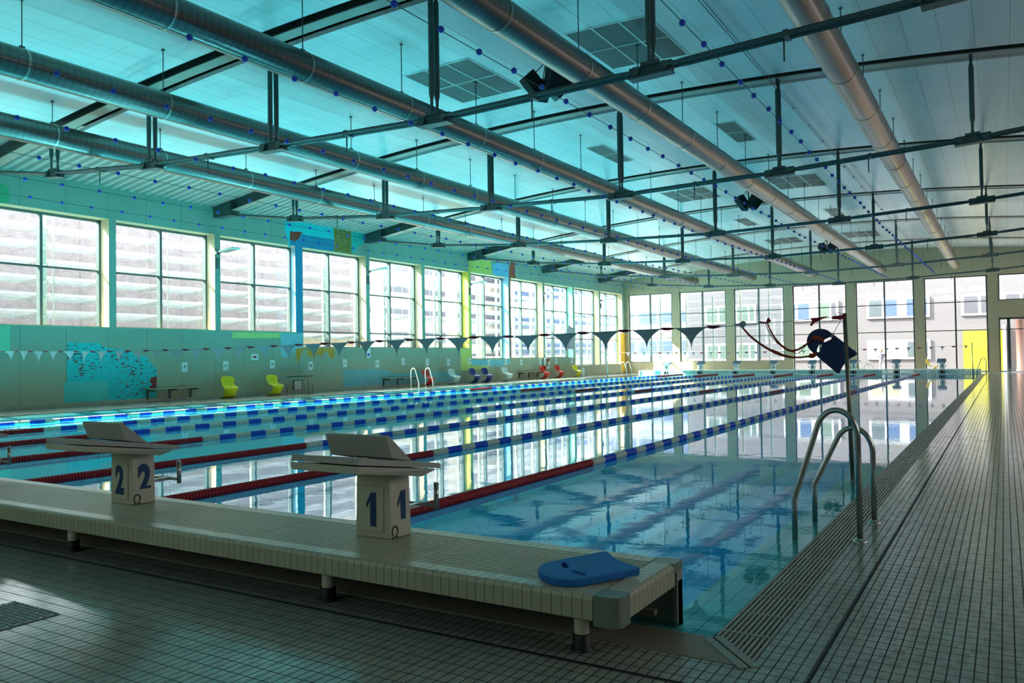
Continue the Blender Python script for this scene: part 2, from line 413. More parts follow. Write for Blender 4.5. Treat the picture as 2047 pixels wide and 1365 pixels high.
# ------------------------------------------------------------------ left wall and windows
wl=MB(); T=.62
wl.box(XW-T,XW,YF,W0-3*WP,-.1,7.9)
for i in (-3,-2,-1):
    y0=W0+WP*i; wl.box(XW-T,XW,y0,y0+WW,-.1,2.59); wl.box(XW-T,XW,y0,y0+WW,ZT,7.9); wl.box(XW-T,XW,y0+WW,y0+WP,-.1,7.9)
for i in range(11):
    y0=W0+WP*i; y1=y0+WW; yn=W0+WP*(i+1)
    wl.box(XW-T,XW,y0,y1,-.1,sills[i]); wl.box(XW-T,XW,y0,y1,ZT,7.9)
    wl.box(XW-T,XW,y1,(yn if i<10 else YE+.5),-.1,7.9)
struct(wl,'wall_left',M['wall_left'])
# cream-coloured lining of the openings (thin boards lying on the concrete)
sk=MB(); sk.box(XW,XW+.012,YF,YE,0,.115); struct(sk,'baseboard_left',M['skirt'])
pier_cols={2:paint('pale blue reveal paint',(150,196,214)),5:paint('yellow reveal paint',(226,222,90)),6:paint('sky blue reveal paint',(120,190,226)),8:paint('mint reveal paint',(150,226,204))}
def window(i,xg,y0,y1,z0,z1,n,frame,gl,axis='y',trans=(4.53,2.66),mull=True,fw_=.085):
    """glazed frame. axis y: in the left wall; axis x: in the end wall"""
    o=empty('window_%d'%n); o['kind']='structure'
    m=MB(); d=.16
    def bx(a0,a1,c0,c1,dd=d,off=0):
        if axis=='y': m.box(xg-dd/2+off,xg+dd/2+off,a0,a1,c0,c1)
        else: m.box(a0,a1,xg-dd/2+off,xg+dd/2+off,c0,c1)
    f=fw_
    bx(y0,y1,z1-f,z1); bx(y0,y1,z0,z0+f*.7); bx(y0,y0+f,z0,z1); bx(y1-f,y1,z0,z1)
    c=(y0+y1)/2
    if mull: bx(c-.045,c+.045,z0,z1,.20)
    for tz in trans:
        if z0+.3<tz<z1: bx(y0,y1,tz-.028,tz+.028,.12)
    fr=m.build('window_frame',frame,o); fr['kind']='structure'
    g=MB()
    if axis=='y': g.add([(xg,y0,z0),(xg,y1,z0),(xg,y1,z1),(xg,y0,z1)],[(0,1,2,3)])
    else: g.add([(y0,xg,z0),(y1,xg,z0),(y1,xg,z1),(y0,xg,z1)],[(0,1,2,3)])
    gg=g.build('glass_pane',gl,o); gg['kind']='structure'
    return o
XG=XW-.53
lin_m=M['reveal']
for i in range(11):
    y0=W0+WP*i; y1=y0+WW
    window(i,XG,y0,y1,sills[i],ZT,i+1,M['alu'],M['glass'])
    r=MB(); e=.012
    r.box(XW-T+.14,XW+.001,y1-e,y1,sills[i],ZT)
    o=r.build('reveal_board',pier_cols.get(i,lin_m)); o.name='trim_%d'%(i+1); o['kind']='structure'
    r=MB(); r.box(XW-T+.14,XW+.02,y0,y1,sills[i],sills[i]+.02); r.box(XW-T+.14,XW+.001,y0,y1,ZT-e,ZT)
    o=r.build('sill_board',M['reveal']); o.name='trim_%d'%(i+21); o['kind']='structure'
for i in (-3,-2,-1): window(i,XG,W0+WP*i,W0+WP*i+WW,2.59,ZT,24+i,M['alu'],M['glass'])
# outer glass louvres
XL=-27.15
for i in range(11):
    y0=W0+WP*i-.1; y1=y0+WP
    o=empty('louvre_screen',(0,0,0),0,['green glass louvres outside the first window','green glass louvres outside the second window','green glass louvres outside the third window','green glass louvres outside the fourth window, beyond the deep blue pier','green glass louvres outside the fifth window','green glass louvres outside the sixth window, before the yellow pier','green glass louvres outside the seventh window, past the yellow pier','green glass louvres outside the eighth window, beside the red streak','green glass louvres outside the ninth window, before the mint reveal','green glass louvres outside the tenth window','green glass louvres outside the last window of the left wall'][i],'louvre','glass louvres outside the left windows')
    z=6.45; k=0
    while z>sills[i]-.1:
        b=MB(); a=.74; hw=.25; dx,dz=hw*math.cos(a),hw*math.sin(a)
        b.add([(XL-dx,y0,z+dz),(XL-dx,y1,z+dz),(XL+dx,y1,z-dz),(XL+dx,y0,z-dz)],[(0,1,2,3)])
        b.build('louvre_blade',M['louvre'] if i<4 else M['louvre'],o); z-=.57
    for py in (y0+.55,y0+2.71):
        b=MB(); b.box(XL-.12,XL-.02,py-.07,py+.07,-.158,7.2)
        b.tube([(XL+.14,py+.2,sills[i]-.6),(XL+.14,py+.2,7.2)],.018,6)
        z=6.45
        while z>sills[i]-.1:
            b.tube([(XL-.05,py,z-.05),(XL+.16,py+.2,z+.12)],.012,5); b.tube([(XL+.16,py+.2,z+.12),(XL+.02,py+.35,z-.1)],.010,5); b.tube([(XL-.05,py,z),(XL+.1,py-.22,z-.08)],.010,5); z-=.57
        b.build('louvre_post',M['white'],o)
# ------------------------------------------------------------------ end wall
EW=[(-25.6+4.22*k,-25.6+4.22*k+3.64) for k in range(8)]
we=MB(); TE=.45
we.box(XW-.46,EW[0][0],YE,YE+TE,-.1,9.0)
for k,(a,b) in enumerate(EW):
    nx=EW[k+1][0] if k<7 else XR+.4
    we.box(a,b,YE,YE+TE,6.26,9.0); we.box(b,nx,YE,YE+TE,-.1,9.0)
    if k<3: we.box(a,b,YE,YE+TE,-.1,.86)
    if k>=6: we.box(a,b,YE,YE+TE,3.47,4.58)
struct(we,'wall_back',M['wall_end'])
n=12
for k,(a,b) in enumerate(EW):
    if k<3: window(k,YE+.22,a,b,.86,6.26,n,M['alu'],M['glass'],'x',(4.58,2.73)); n+=1
    elif k<6: window(k,YE+.22,a,b,0,6.26,n,M['alu_dark'],M['glass'],'x',(4.58,2.73)); n+=1
    else:
        window(k,YE+.22,a,b,4.58,6.26,n,M['alu_dark'],M['glass'],'x',()); n+=1
        o=empty('door_%d'%(k-5)); o['kind']='structure'
        m=MB()
        for (x0,x1) in ((a,a+.08),(a+.45,a+.62),(b-.08,b)): m.box(x0,x1,YE+.14,YE+.30,0,3.47)
        m.box(a,b,YE+.14,YE+.30,3.36,3.47); m.box(a,b,YE+.16,YE+.28,2.70,2.75); m.box(a,b,YE+.14,YE+.30,0,.06)
        m.build('door_frame',M['alu_dark'],o)['kind']='structure'
        g=MB(); g.add([(a,YE+.22,0),(b,YE+.22,0),(b,YE+.22,3.47),(a,YE+.22,3.47)],[(0,1,2,3)]); g.build('door_glass',M['glass'],o)['kind']='structure'
for k,(a,b) in enumerate(EW):
    r=MB(); r.box(a,a+.012,YE-.001,YE+.14,(.86 if k<3 else 0),6.26); r.box(a,b,YE-.001,YE+.14,6.248,6.26)
    if k<3: r.box(a,b,YE-.02,YE+.14,.86,.88)
    o=r.build('trim',M['reveal']); o.name='trim_%d'%(41+k); o['kind']='structure'
# louvre screens outside the first three end windows
for k in range(3):
    a,b=EW[k]; o=empty('louvre_screen',(0,0,0),0,['blue tinted glass louvres outside the end window nearest the corner','blue tinted glass louvres outside the second end window from the corner','blue tinted glass louvres outside the third end window from the corner'][k],'louvre','glass louvres outside the end windows')
    z=6.4
    while z>.9:
        m=MB(); aa=1.2; hw=.26; dy,dz=hw*math.cos(aa),hw*math.sin(aa)
        m.add([(a-.2,YE+1.2-dy,z-dz),(b+.2,YE+1.2-dy,z-dz),(b+.2,YE+1.2+dy,z+dz),(a-.2,YE+1.2+dy,z+dz)],[(0,1,2,3)]); m.build('louvre_blade',M['louvre_b'],o); z-=.56
    for px in (a+.25,a+2.35):
        m=MB(); m.box(px-.05,px+.05,YE+1.0,YE+1.08,-.158,7)
        z=6.4
        while z>.9: m.tube([(px,YE+1,z),(px+.22,YE+.95,z-.12)],.014,5); m.tube([(px,YE+1,z),(px-.2,YE+.95,z+.1)],.014,5); z-=.56
        m.build('louvre_post',M['white'],o)
# remaining shell
m=MB(); m.box(XR,XR+.4,YF,YE+.45,-.1,9); struct(m,'wall_right',M['wall_plain'])
m=MB(); m.box(XW-.46,XR+.4,YF-.4,YF,-.1,9); struct(m,'wall_front',M['wall_plain'])

# ------------------------------------------------------------------ roof
def zb(x): return 8.35-.0049*(x+9.0)**2      # underside of the roof beams
TY=[3.54+8.63*k for k in range(7)]            # truss lines
XS=[XW+(XR-XW)*i/36 for i in range(37)]
# corrugated steel deck, ribs across the hall
m=MB(); prof=[]; y=YF
while y<YE+.1: prof+= [(y,0),(y+.12,0),(y+.16,.09),(y+.28,.09)]; y+=.32
vs=[];nx=25
for i in range(nx):
    x=XW+(XR-XW)*i/(nx-1)
    for (yy,dz) in prof: vs.append((x,min(yy,YE),zb(x)+.39+dz))
npf=len(prof); fs=[(i*npf+j,(i+1)*npf+j,(i+1)*npf+j+1,i*npf+j+1) for i in range(nx-1) for j in range(npf-1)]
m.add(vs,fs); struct(m,'roof',M['deck_roof'])
m=MB(); m.grid(lambda u,v:(XW-.5+(XR-XW+1)*u,YF-.5+(YE-YF+1)*v,zb(XW-.5+(XR-XW+1)*u)+.62),20,1); struct(m,'roof_cover',M['blackish'])
# ceiling rafts between the beams
XC0,XC1=-21.3,4.4
m=MB(); edges=[YF]+TY+[YE]
for k in range(len(edges)-1):
    a=edges[k]+(.43 if k>0 else 0); b=edges[k+1]-(.43 if k<len(edges)-2 else .02)
    N=30
    m.grid(lambda u,v:(XC0+(XC1-XC0)*u,a+(b-a)*v,zb(XC0+(XC1-XC0)*u)+.012),N,1)
    # raft edge
    for yy in (a,b): m.grid(lambda u,v:(XC0+(XC1-XC0)*u,yy,zb(XC0+(XC1-XC0)*u)+.012+.1*v),N,1)
    for xx in (XC0,XC1): m.grid(lambda u,v:(xx,a+(b-a)*u,zb(xx)+.012+.1*v),1,1)
struct(m,'ceiling',M['ceiling'])
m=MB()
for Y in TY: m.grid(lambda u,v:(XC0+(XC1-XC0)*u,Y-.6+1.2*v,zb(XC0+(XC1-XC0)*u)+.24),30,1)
struct(m,'ceiling_shade',M['shade'])  # dark sheets painted in as shade in the gaps beside the beams
# ceiling grilles
gl=['large grille of six dark mesh squares in the ceiling','small dark mesh grille of two squares in the ceiling','wide dark mesh grille in the ceiling']
def grille(x0,nxc,y0,label,group):
    px,py=.632,1.26; o=empty('ceiling_grille',(0,0,0),0,label,'grille',group)
    for i in range(nxc):
        for j in range(2):
            a=x0+px*i+.02; b=a+px-.04; c=y0+py*j+.02; d=c+py-.04
            mm=MB(); mm.add([(a,c,zb(a)+.004),(b,c,zb(b)+.004),(b,d,zb(b)+.004),(a,d,zb(a)+.004)],[(0,3,2,1)]); mm.build('mesh_panel',M['grille'],o)
    mm=MB()
    for i in range(nxc+1):
        x=x0+px*i; mm.box(x-.02,x+.02,y0-.02,y0+2*py+.02,zb(x)-.003,zb(x)+.02)
    for j in range(3):
        for i in range(nxc):
            a=x0+px*i; b=a+px; y=y0+py*j; mm.hexa([(a,y-.02,zb(a)-.003),(b,y-.02,zb(b)-.003),(b,y+.02,zb(b)-.003),(a,y+.02,zb(a)-.003),(a,y-.02,zb(a)+.02),(b,y-.02,zb(b)+.02),(b,y+.02,zb(b)+.02),(a,y+.02,zb(a)+.02)])
    mm.build('grille_frame',M['white'],o)
bay=['nearest roof bay','second roof bay','third roof bay','fourth roof bay','fifth roof bay']
for k in range(5):
    y0=15.5+8.63*k
    if k%2==0:
        grille(-12.40,3,y0,'dark six-square ceiling grille left of the middle duct, %s'%bay[k],'ceiling grilles')
        grille(-7.98,3,y0,'dark six-square ceiling grille right of the middle duct, %s'%bay[k],'ceiling grilles')
    else:
        grille(-11.77,1,y0+.15,'dark two-square ceiling grille left of the middle duct, %s'%bay[k],'ceiling grilles')
        grille(-7.35,1,y0-.1,'dark two-square ceiling grille right of the middle duct, %s'%bay[k],'ceiling grilles')
# trusses
NX=[-21.7,-17.5,-13.32,-9.02,-4.72,-.50,3.75]; NZ=[6.49,6.15,5.98,5.85,5.93,6.12,6.42]
ordn=['nearest, mostly above the frame','first fully visible, crossing the near pool end','second in depth, landing between second and third window','third in depth, landing beside the ochre mural','fourth in depth, landing at the yellow pier','fifth in depth, landing beside the lifebuoy window','last before the end wall']
def truss(k,Y):
    o=empty('roof_truss',(0,0,0),0,'dark green roof truss, '+ordn[k],'roof truss','roof trusses')
    o.location=(0,Y,0)
    if k: return o
    return o
def build_truss(o):
    m=MB(); N=36
    for i in range(N):
        x0=XW+.9+(XR-XW-1.8)*i/N; x1=XW+.9+(XR-XW-1.8)*(i+1)/N
        m.hexa([(x0,-.012,zb(x0)+.02),(x1,-.012,zb(x1)+.02),(x1,.012,zb(x1)+.02),(x0,.012,zb(x0)+.02),(x0,-.012,zb(x0)+.37),(x1,-.012,zb(x1)+.37),(x1,.012,zb(x1)+.37),(x0,.012,zb(x0)+.37)])
        for dz in (.37,):
            m.hexa([(x0,-.13,zb(x0)+dz),(x1,-.13,zb(x1)+dz),(x1,.13,zb(x1)+dz),(x0,.13,zb(x0)+dz),(x0,-.13,zb(x0)+dz+.02),(x1,-.13,zb(x1)+dz+.02),(x1,.13,zb(x1)+dz+.02),(x0,.13,zb(x0)+dz+.02)])
    m.build('beam_web',M['steel'],o)
    m=MB()
    for i in range(N):
        x0=XW+.9+(XR-XW-1.8)*i/N; x1=XW+.9+(XR-XW-1.8)*(i+1)/N
        m.hexa([(x0,-.15,zb(x0)),(x1,-.15,zb(x1)),(x1,.15,zb(x1)),(x0,.15,zb(x0)),(x0,-.15,zb(x0)+.022),(x1,-.15,zb(x1)+.022),(x1,.15,zb(x1)+.022),(x0,.15,zb(x0)+.022)])
    m.build('beam_flange',M['flange'],o)
    for sgn,xe in ((1,XW),(-1,XR)):
        m=MB(); x1=xe+sgn*1.0; z1=zb(x1)
        a,b=sorted((xe,x1)); zl=6.92
        m.hexa([(a,-.2,zl),(b,-.2,zl),(b,.2,zl),(a,.2,zl),(a,-.2,7.32),(b,-.2,7.45),(b,.2,7.45),(a,.2,7.32)])
        m.build('end_bracket',M['steel'],o)
    P=[(XW+.95,6.96)]+list(zip(NX,NZ))+[(XR-.95,6.9)]
    for i in range(len(P)-1):
        a,b=Vector((P[i][0],0,P[i][1])),Vector((P[i+1][0],0,P[i+1][1])); d=(b-a).normalized(); m=MB()
        ea=.35 if i else 0; eb=.35 if i<len(P)-2 else 0
        for s_ in (-.085,.085):
            y=Vector((0,s_,0)); m.tube([a+d*(ea-.12)+y,a+d*ea+y,a+d*(ea+.25)+y,b-d*(eb+.25)+y,b-d*eb+y,b-d*(eb-.12)+y],[.03,.03,.042,.042,.03,.03],8)
        if i: 
            c=(a+b)/2; m.box(c.x-.04,c.x+.04,-.12,.12,c.z-.05,c.z+.05)
        m.build('tie_rod',M['steel'],o)
        if i:
            c=(a+b)/2; mm=MB(); mm.tube([(c.x-.05,0,c.z),(c.x-.05,0,c.z-.38)],.014,6); mm.build('drop_rod',M['steel'],o)
    for i,(x,z) in enumerate(zip(NX,NZ)):
        m=MB(); dzx=(NZ[min(i+1,6)]-NZ[max(i-1,0)])/(NX[min(i+1,6)]-NX[max(i-1,0)]); an=math.atan(dzx)
        m.rbox((x,0,z),(.72,.10,.17),(0,-an,0)); m.rbox((x,0,z-.10),(.72,.22,.02),(0,-an,0)); m.rbox((x,0,z+.09),(.3,.2,.06),(0,-an,0))
        for s_ in (-.24,.24): m.lathe([(0,-.11),(.075,-.11),(.075,.11),(0,.11)],(x+s_*math.cos(an),0,z+s_*math.sin(an)),'y',12,False)
        m.build('node_plate',M['steel'],o)
        top=zb(x)+.01
        for s_ in (-.085,.085):
            m=MB(); L=top-z; m.lathe([(.028,.05),(.034,.15),(.026,.22),(.030,.36),(.052,.46),(.052,L-.3),(.03,L-.2),(.035,L)] if L>1.0 else [(.028,.05),(.034,.12),(.026,.18),(.05,.28),(.05,L-.15),(.02,L)],(x,s_,z),'z',10); m.build('hanger',M['steel'],o)
t0=truss(0,TY[0]); build_truss(t0)
for k in range(1,7):
    t=copy_tree(t0); t.location=(0,TY[k],0); t['label']='dark green roof truss, '+ordn[k]
# ducts
DX=[-2.605,-6.88,-11.23,-15.42,-19.7]; DZ=6.93; DR=.29
dl=['rightmost silver ventilation duct under the grey ceiling','second ventilation duct from the right','middle ventilation duct between the two grille rows','fourth ventilation duct from the right','leftmost ventilation duct beside the ribbed steel roof edge']
for d,x in enumerate(DX):
    o=empty('ventilation_duct',(x,0,DZ),0,dl[d],'air duct','ventilation ducts')
    m=MB(); y1=59.1
    pts=[(YF+.1,DR)]; y=YF+.5
    prof=[(DR,YF+.02),(DR,y1-.12),(DR*.92,y1-.05),(DR*.6,y1),(0,y1)]
    m.lathe(prof,(0,0,0),'y',32); m.build('duct_tube',M['duct'],o)
    y=11.0-2.95*5
    while y<59:
        m=MB(); m.lathe([(DR,-.02),(DR+.008,-.02),(DR+.008,.02),(DR,.02)],(0,y,0),'y',24,False); m.build('duct_clamp',M['ring'],o)
        m=MB(); zt=zb(x)+.0-DZ if x>XC0 else zb(x)+.37-DZ
        m.tube([(.0,y,DR-.02),(.0,y,zt)],.011,6); m.box(-.03,.03,y-.03,y+.03,zt-.02,zt); m.box(-.02,.02,y-.05,y+.05,DR,DR+.05); m.build('hanger_rod',M['steel'],o)
        y+=2.95
# strings of blue balls
BX=[-21.6,-19.0,-16.4,-13.8,-11.22,-8.62,-6.0,-3.4]; BZ=[5.72,5.62,5.5,5.45,5.42,5.43,5.52,5.60]
bl=['over the lane beside the left wall','second over the lanes from the left wall','third over the lanes from the left wall','fourth over the lanes from the left wall','fourth over the lanes from the right deck','third over the lanes from the right deck','second over the lanes from the right deck','over the lane beside the right deck']
bm_=MB(); bm_.sphere((0,0,0),.045,10,7); ball0=None
for i,(x,z) in enumerate(zip(BX,BZ)):
    o=empty('ball_string',(x,0,z),0,'string of blue balls hung lengthwise, '+bl[i],'ball string','strings of blue balls')
    m=MB(); m.tube([(0,YF+.01,.0),(0,30,0),(0,YE-.01,.5)],.006,5); m.build('string_wire',M['cable'],o)
    y=6.2+random.random()*.5; n_=0
    while y<54 and n_<96:
        if ball0 is None: ball0=bm_.build('ball',M['ball'],o); b=ball0
        else: b=ball0.copy(); C.objects.link(b); b.parent=o
        b.location=(random.uniform(-.015,.015),y,.5*max(0,(y-30))/29.9+random.uniform(-.012,.012)); y+=.87+random.uniform(-.05,.06); n_+=1
# loudspeaker clusters
for k,y in enumerate((16.25,33.45,50.7)):
    o=empty('speaker_cluster',(-8.85,y,7.62),0,['cluster of dark loudspeakers hung in the nearest roof bay','cluster of dark loudspeakers hung in the middle of the hall roof','cluster of dark loudspeakers hung near the end wall'][k],'loudspeaker','loudspeaker clusters')
    m=MB(); m.tube([(0,0,.72),(0,0,.1)],.03,8)
    for q in range(4):
        a=PI/4+q*PI/2; m.tube([(0,0,.55),(.32*math.cos(a),.32*math.sin(a),.2)],.014,6)
    m.build('hanging_bracket',M['alu'],o)
    for q in range(4):
        a=PI/4+q*PI/2+.15; m=MB()
        m.prism([(-.17,-.26),(.17,-.26),(.17,.26),(-.17,.26)],'y',-.15,.15)
        b=m.build('speaker_box',M['blackish'],o,bevel=.02); b.location=(.33*math.cos(a),.33*math.sin(a),-.02); b.rotation_euler=(0,.75,a)
        gm_=MB(); gm_.box(-.15,.15,-.13,.13,-.262,-.258); g_=gm_.build('speaker_grille',M['steel'],b)
# line of small spot lamps on a cable
o=empty('lamp_cable',(-4.78,0,0),0,'thin cable with small pale lamps under the ceiling','lamp cable')
m=MB(); m.tube([(0,-3,zb(-4.7)-.2),(0,59.8,zb(-4.7)-.2)],.008,5); m.tube([(.06,-3,zb(-4.7)-.19),(.06,59.8,zb(-4.7)-.19)],.008,5); m.build('cable',M['cable'],o)
for k in range(18):
    m=MB(); m.lathe([(0,.02),(.04,.02),(.05,-.02),(.02,-.05),(0,-.05)],(.03,10.4+2.05*k,zb(-4.7)-.22),'z',8); m.build('lamp',M['white'],o)
# ------------------------------------------------------------------ start platform at the near end
PZ=.3014
o=empty('start_platform',(0,0,0),0,'long tiled start platform on white legs along the near pool end','platform')
PX0,PX1,PY0,PY1=-23.4,-1.47,3.29,4.10
m=MB(); m.box(PX0,PX1-.012,PY0+.012,PY1-.012,PZ-.10,PZ-.012); m.box(PX0,PX1-.02,PY0+.03,PY1-.03,PZ-.125,PZ-.10); m.build('platform_core',simple('platform grout',(92,90,74),.7),o)
def bull(mb,x0,x1,flip=False):
    pr=[(0,-.112),(0,-.022),(.006,-.008),(.022,0),(.115,0),(.115,-.112)]
    if not flip: mb.prism([(PY0+a,PZ+b) for a,b in pr],'x',x0,x1)
    else: mb.prism([(PY1-a,PZ+b) for a,b in pr],'x',x0,x1)
m=MB(); x=PX1-.13
while x>PX0: bull(m,x-.0495,x); bull(m,x-.0495,x,True); x-=.0525
m.build('edge_tiles',M['plat'],o)
m=MB(); y=PY0+.125
while y<PY1-.12:
    m.prism([(PX1-a,PZ+b) for a,b in [(0,-.112),(0,-.022),(.006,-.008),(.022,0),(.115,0),(.115,-.112)]],'y',y,y+.0495); y+=.0525
m.build('end_tiles',M['plat'],o)
m=MB(); y=PY0+.122; k=0
while y<PY1-.13:
    x=PX1-.125
    while x>PX0:
        x2=max(PX0,x-1.2); m.prism([(y,PZ-.012),(y,PZ-.007),(y+.008,PZ),(y+.020,PZ),(y+.0275,PZ-.007),(y+.0275,PZ-.012)],'x',x2+.004,x); x=x2
    y+=.0345
m.build('grip_slats',M['plat'],o)
m=MB()
for (cx,cyy,a0) in ((PX1-.05,PY0+.05,-PI/2),):
    pts=[(PX1-.125,PY0-.002),(cx,PY0-.002)]+[(cx+.052*math.cos(a0+q*PI/12),cyy+.052*math.sin(a0+q*PI/12)) for q in range(1,6)]+[(PX1+.002,cyy),(PX1+.002,PY0+.12),(PX1-.125,PY0+.12)]
    m.prism(pts,'z',PZ-.135,PZ+.001)
m.build('corner_cap',simple('worn corner cap',(120,130,116),.35),o)
m=MB(); m.box(PX1-.12,PX1+.001,PY1-.12,PY1+.001,PZ-.05,PZ+.001); m.build('corner_cap',bpy.data.materials['worn corner cap'],o)
m=MB(); m.box(PX0,PX1,PY1-.065,PY1+.0,-.035,PZ-.10); m.box(PX1-.02,PX1,PY1-.08,PY1,-.03,PZ-.005)
m.build('front_panel',simple('platform front panel',(150,154,138),.45),o)
m=MB(); m.box(PX1-.22,PX1-.02,PY1-.35,PY1-.31,.10,.125); m.box(PX1-.3,PX1-.24,PY1-.38,PY1-.30,0,.2)
m.build('support_frame',simple('support frame',(120,112,90),.5),o)
lx=[-1.72,-3.33,-5.87,-8.4,-10.9,-13.4,-15.9,-18.4,-20.9]
for x in lx:
    m=MB(); m.lathe([(.036,.05),(.036,PZ-.12)],(x,3.42,0),'z',16); lg=m.build('leg',simple('white pipe leg',(214,208,186),.4) if x==lx[0] else bpy.data.materials['white pipe leg'],o)
    m=MB(); m.lathe([(.052,0),(.052,.012),(.043,.016),(.043,.075),(.037,.08)],(x,3.42,0),'z',16); m.build('rubber_foot',M['black'],lg)

# ------------------------------------------------------------------ starting blocks
def digit(n,s,mat,parent,loc,rot,sx,off):
    if n!=1: return text_obj('number',str(n),s,mat,parent,loc,rot,sx,off)
    h=s*.70; w=.046
    m=MB(); m.prism([(-w*.1,-h/2),(w*.9,-h/2),(w*.9,h/2),(w*.05,h/2),(-w*.75,h*.17),(-w*.75,h*.02),(-w*.1,h*.26)],'z',0,.0012)
    t_=m.build('number',mat,parent); t_.location=loc; t_.rotation_euler=rot; return t_
def make_block(n,X,Y,Z,far,label):
    o=empty('starting_block',(X,Y,Z),PI if far else 0,label,'starting block','starting blocks at the far end' if far else 'starting blocks at the near end')
    body=M['block_haze'] if far else M['block']; pl=M['plate_haze'] if far else M['block_grey']
    m=MB(); b=.02
    m.hexa([(-.14,-.0,0),(.14,0,0),(.14,.19,0),(-.14,.19,0),(-.128,.0,.40),(.128,.0,.40),(.128,.19,.38),(-.128,.19,.38)]); m.build('pedestal',body,o,bevel=.008)
    def zt(y): return .54-(y+.46)*.149
    m=MB(); m.hexa([(-.205,-.46,zt(-.46)-.036),(.305,-.46,zt(-.46)-.036),(.305,.28,zt(.28)-.03),(-.205,.28,zt(.28)-.03),(-.20,-.45,zt(-.46)),(.30,-.45,zt(-.46)),(.30,.28,zt(.28)),(-.20,.28,zt(.28))]); m.build('top_plate',pl,o,bevel=.004)
    m=MB(); m.hexa([(-.20,-.46,zt(-.46)-.085),(.30,-.46,zt(-.46)-.085),(.27,.14,zt(.14)-.085),(-.17,.14,zt(.14)-.085),(-.21,-.46,zt(-.46)-.043),(.31,-.46,zt(-.46)-.043),(.30,.24,zt(.24)-.037),(-.20,.24,zt(.24)-.037)]); m.build('under_plate',body,o,bevel=.004)
    m=MB(); y0,y1=-.19,.04
    m.prism([(-.19,.632),(-.145,zt(-.14)+.012),(.03,zt(.03)+.002),(.05,zt(.05)+.002),(-.165,.637)],'x',-.20,.27); m.build('footrest_wedge',pl,o,bevel=.006)
    m=MB(); m.tube([(-.22,.34,.125),(-.22,.34,.30)],.016,10); m.tube([(.22,.34,.125),(.22,.34,.30)],.016,10)
    m.box(-.10,-.07,.18,.33,.14,.165); m.box(.07,.10,.18,.33,.14,.165); m.tube([(-.22,.34,.155),(.22,.34,.155)],.012,8); m.build('backstroke_handle',M['chrome'],o)
    m=MB(); m.box(-.095,.085,-.012,0,.04,.31); bd=m.build('number_board',body,o,bevel=.003)
    s=.285
    if n==1: s=.29
    digit(n,s,M['blue_ink'],bd,(-.005,-.0135,.172),(PI/2,0,0),.70,.013)
    digit(n,s,M['blue_ink'],o,(.1355,.10,.175),(PI/2,0,PI/2),.72,.015)
    digit(n,s,M['blue_ink'],o,(0,.1915,.2),(PI/2,0,PI),.8,.012)
    text_obj('logo','\u03A9',.10,M['black_ink'],o,(.1405,.035,.035),(PI/2,0,PI/2),.9,.0)
    return o
nb=['cream starting block number 1 with wedge footrest on the tiled platform','cream starting block number 2 with wedge footrest on the tiled platform','cream starting block at the left frame edge, past block number 2','cream starting block numbered 4, out past the left edge']
for k in range(3): make_block(k+1,-3.265-2.5*k,3.735,PZ,False,nb[k])
for k in range(8): make_block(k+1,-3.25-2.5*k,55.62,.31,True,'small pale starting block number %d on the far bulkhead'%(k+1))
# far bulkhead
o=empty('bulkhead',(0,55.2,0),0,'pale slatted bulkhead crossing the far end of the pool','bulkhead')
m=MB(); m.box(-22.75,-1.25,0,1.0,.25,.31); m.box(-22.75,-1.25,0,.06,-.12,.04); m.box(-22.75,-1.25,.94,1.0,-.12,.04); m.box(-1.36,-1.22,-.02,1.02,-.14,.31); m.box(-22.8,-22.65,-.02,1.02,-.14,.31); m.build('bulkhead_frame',M['bulk'],o)
m=MB(); x=-22.6
while x<-1.4: m.box(x,x+.05,.01,.05,.04,.25); m.box(x,x+.05,.95,.99,.04,.25); x+=.10
m.build('bulkhead_slats',M['bulk'],o)
m=MB(); m.box(-22.6,-6.6,.3,.5,.0,.25); m.build('inner_float',M['bulk'],o)
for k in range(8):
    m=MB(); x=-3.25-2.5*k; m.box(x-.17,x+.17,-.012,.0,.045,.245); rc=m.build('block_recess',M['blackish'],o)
    for q in (-.1,.1):
        m=MB(); m.tube([(x+q,-.025,.03),(x+q,-.025,.26)],.014,6); m.build('recess_bar',M['bulk'],rc)

# ------------------------------------------------------------------ lane ropes
def run_mesh(name,L,mat):
    m=MB(); p=.0385; n=int(L/p+.5); p=L/n
    for i in range(n):
        y=p*(i+.5); m.lathe([(.018,y-p*.47),(.048,y-p*.36),(.052,y-p*.1),(.052,y+p*.1),(.048,y+p*.36),(.018,y+p*.47)],(0,0,0),'y',9)
    o=m.build(name,mat); return o
def lean(name,L,mat,n):
    m=MB()
    pr=[(.02,0)]
    for i in range(n):
        a=L*i/n; b=L*(i+1)/n; pr+=[(.02,a+.002),(.05,a+(b-a)*.2),(.05,a+(b-a)*.8),(.02,b-.002)]
    m.lathe(pr,(0,0,0),'y',9); return m.build(name,mat)
RW=run_mesh('white_float_run',.35,M['pale']); RB=run_mesh('blue_float_run',.35,M['blue']); RR=run_mesh('red_float_run',5.12,M['red']); RR2=run_mesh('red_float_run',1.75,M['red'])
protos=[RW,RB,RR,RR2]
names=['lane rope of red, white and blue floats between lanes %d and %d'%(k+1,k+2) for k in range(7)]
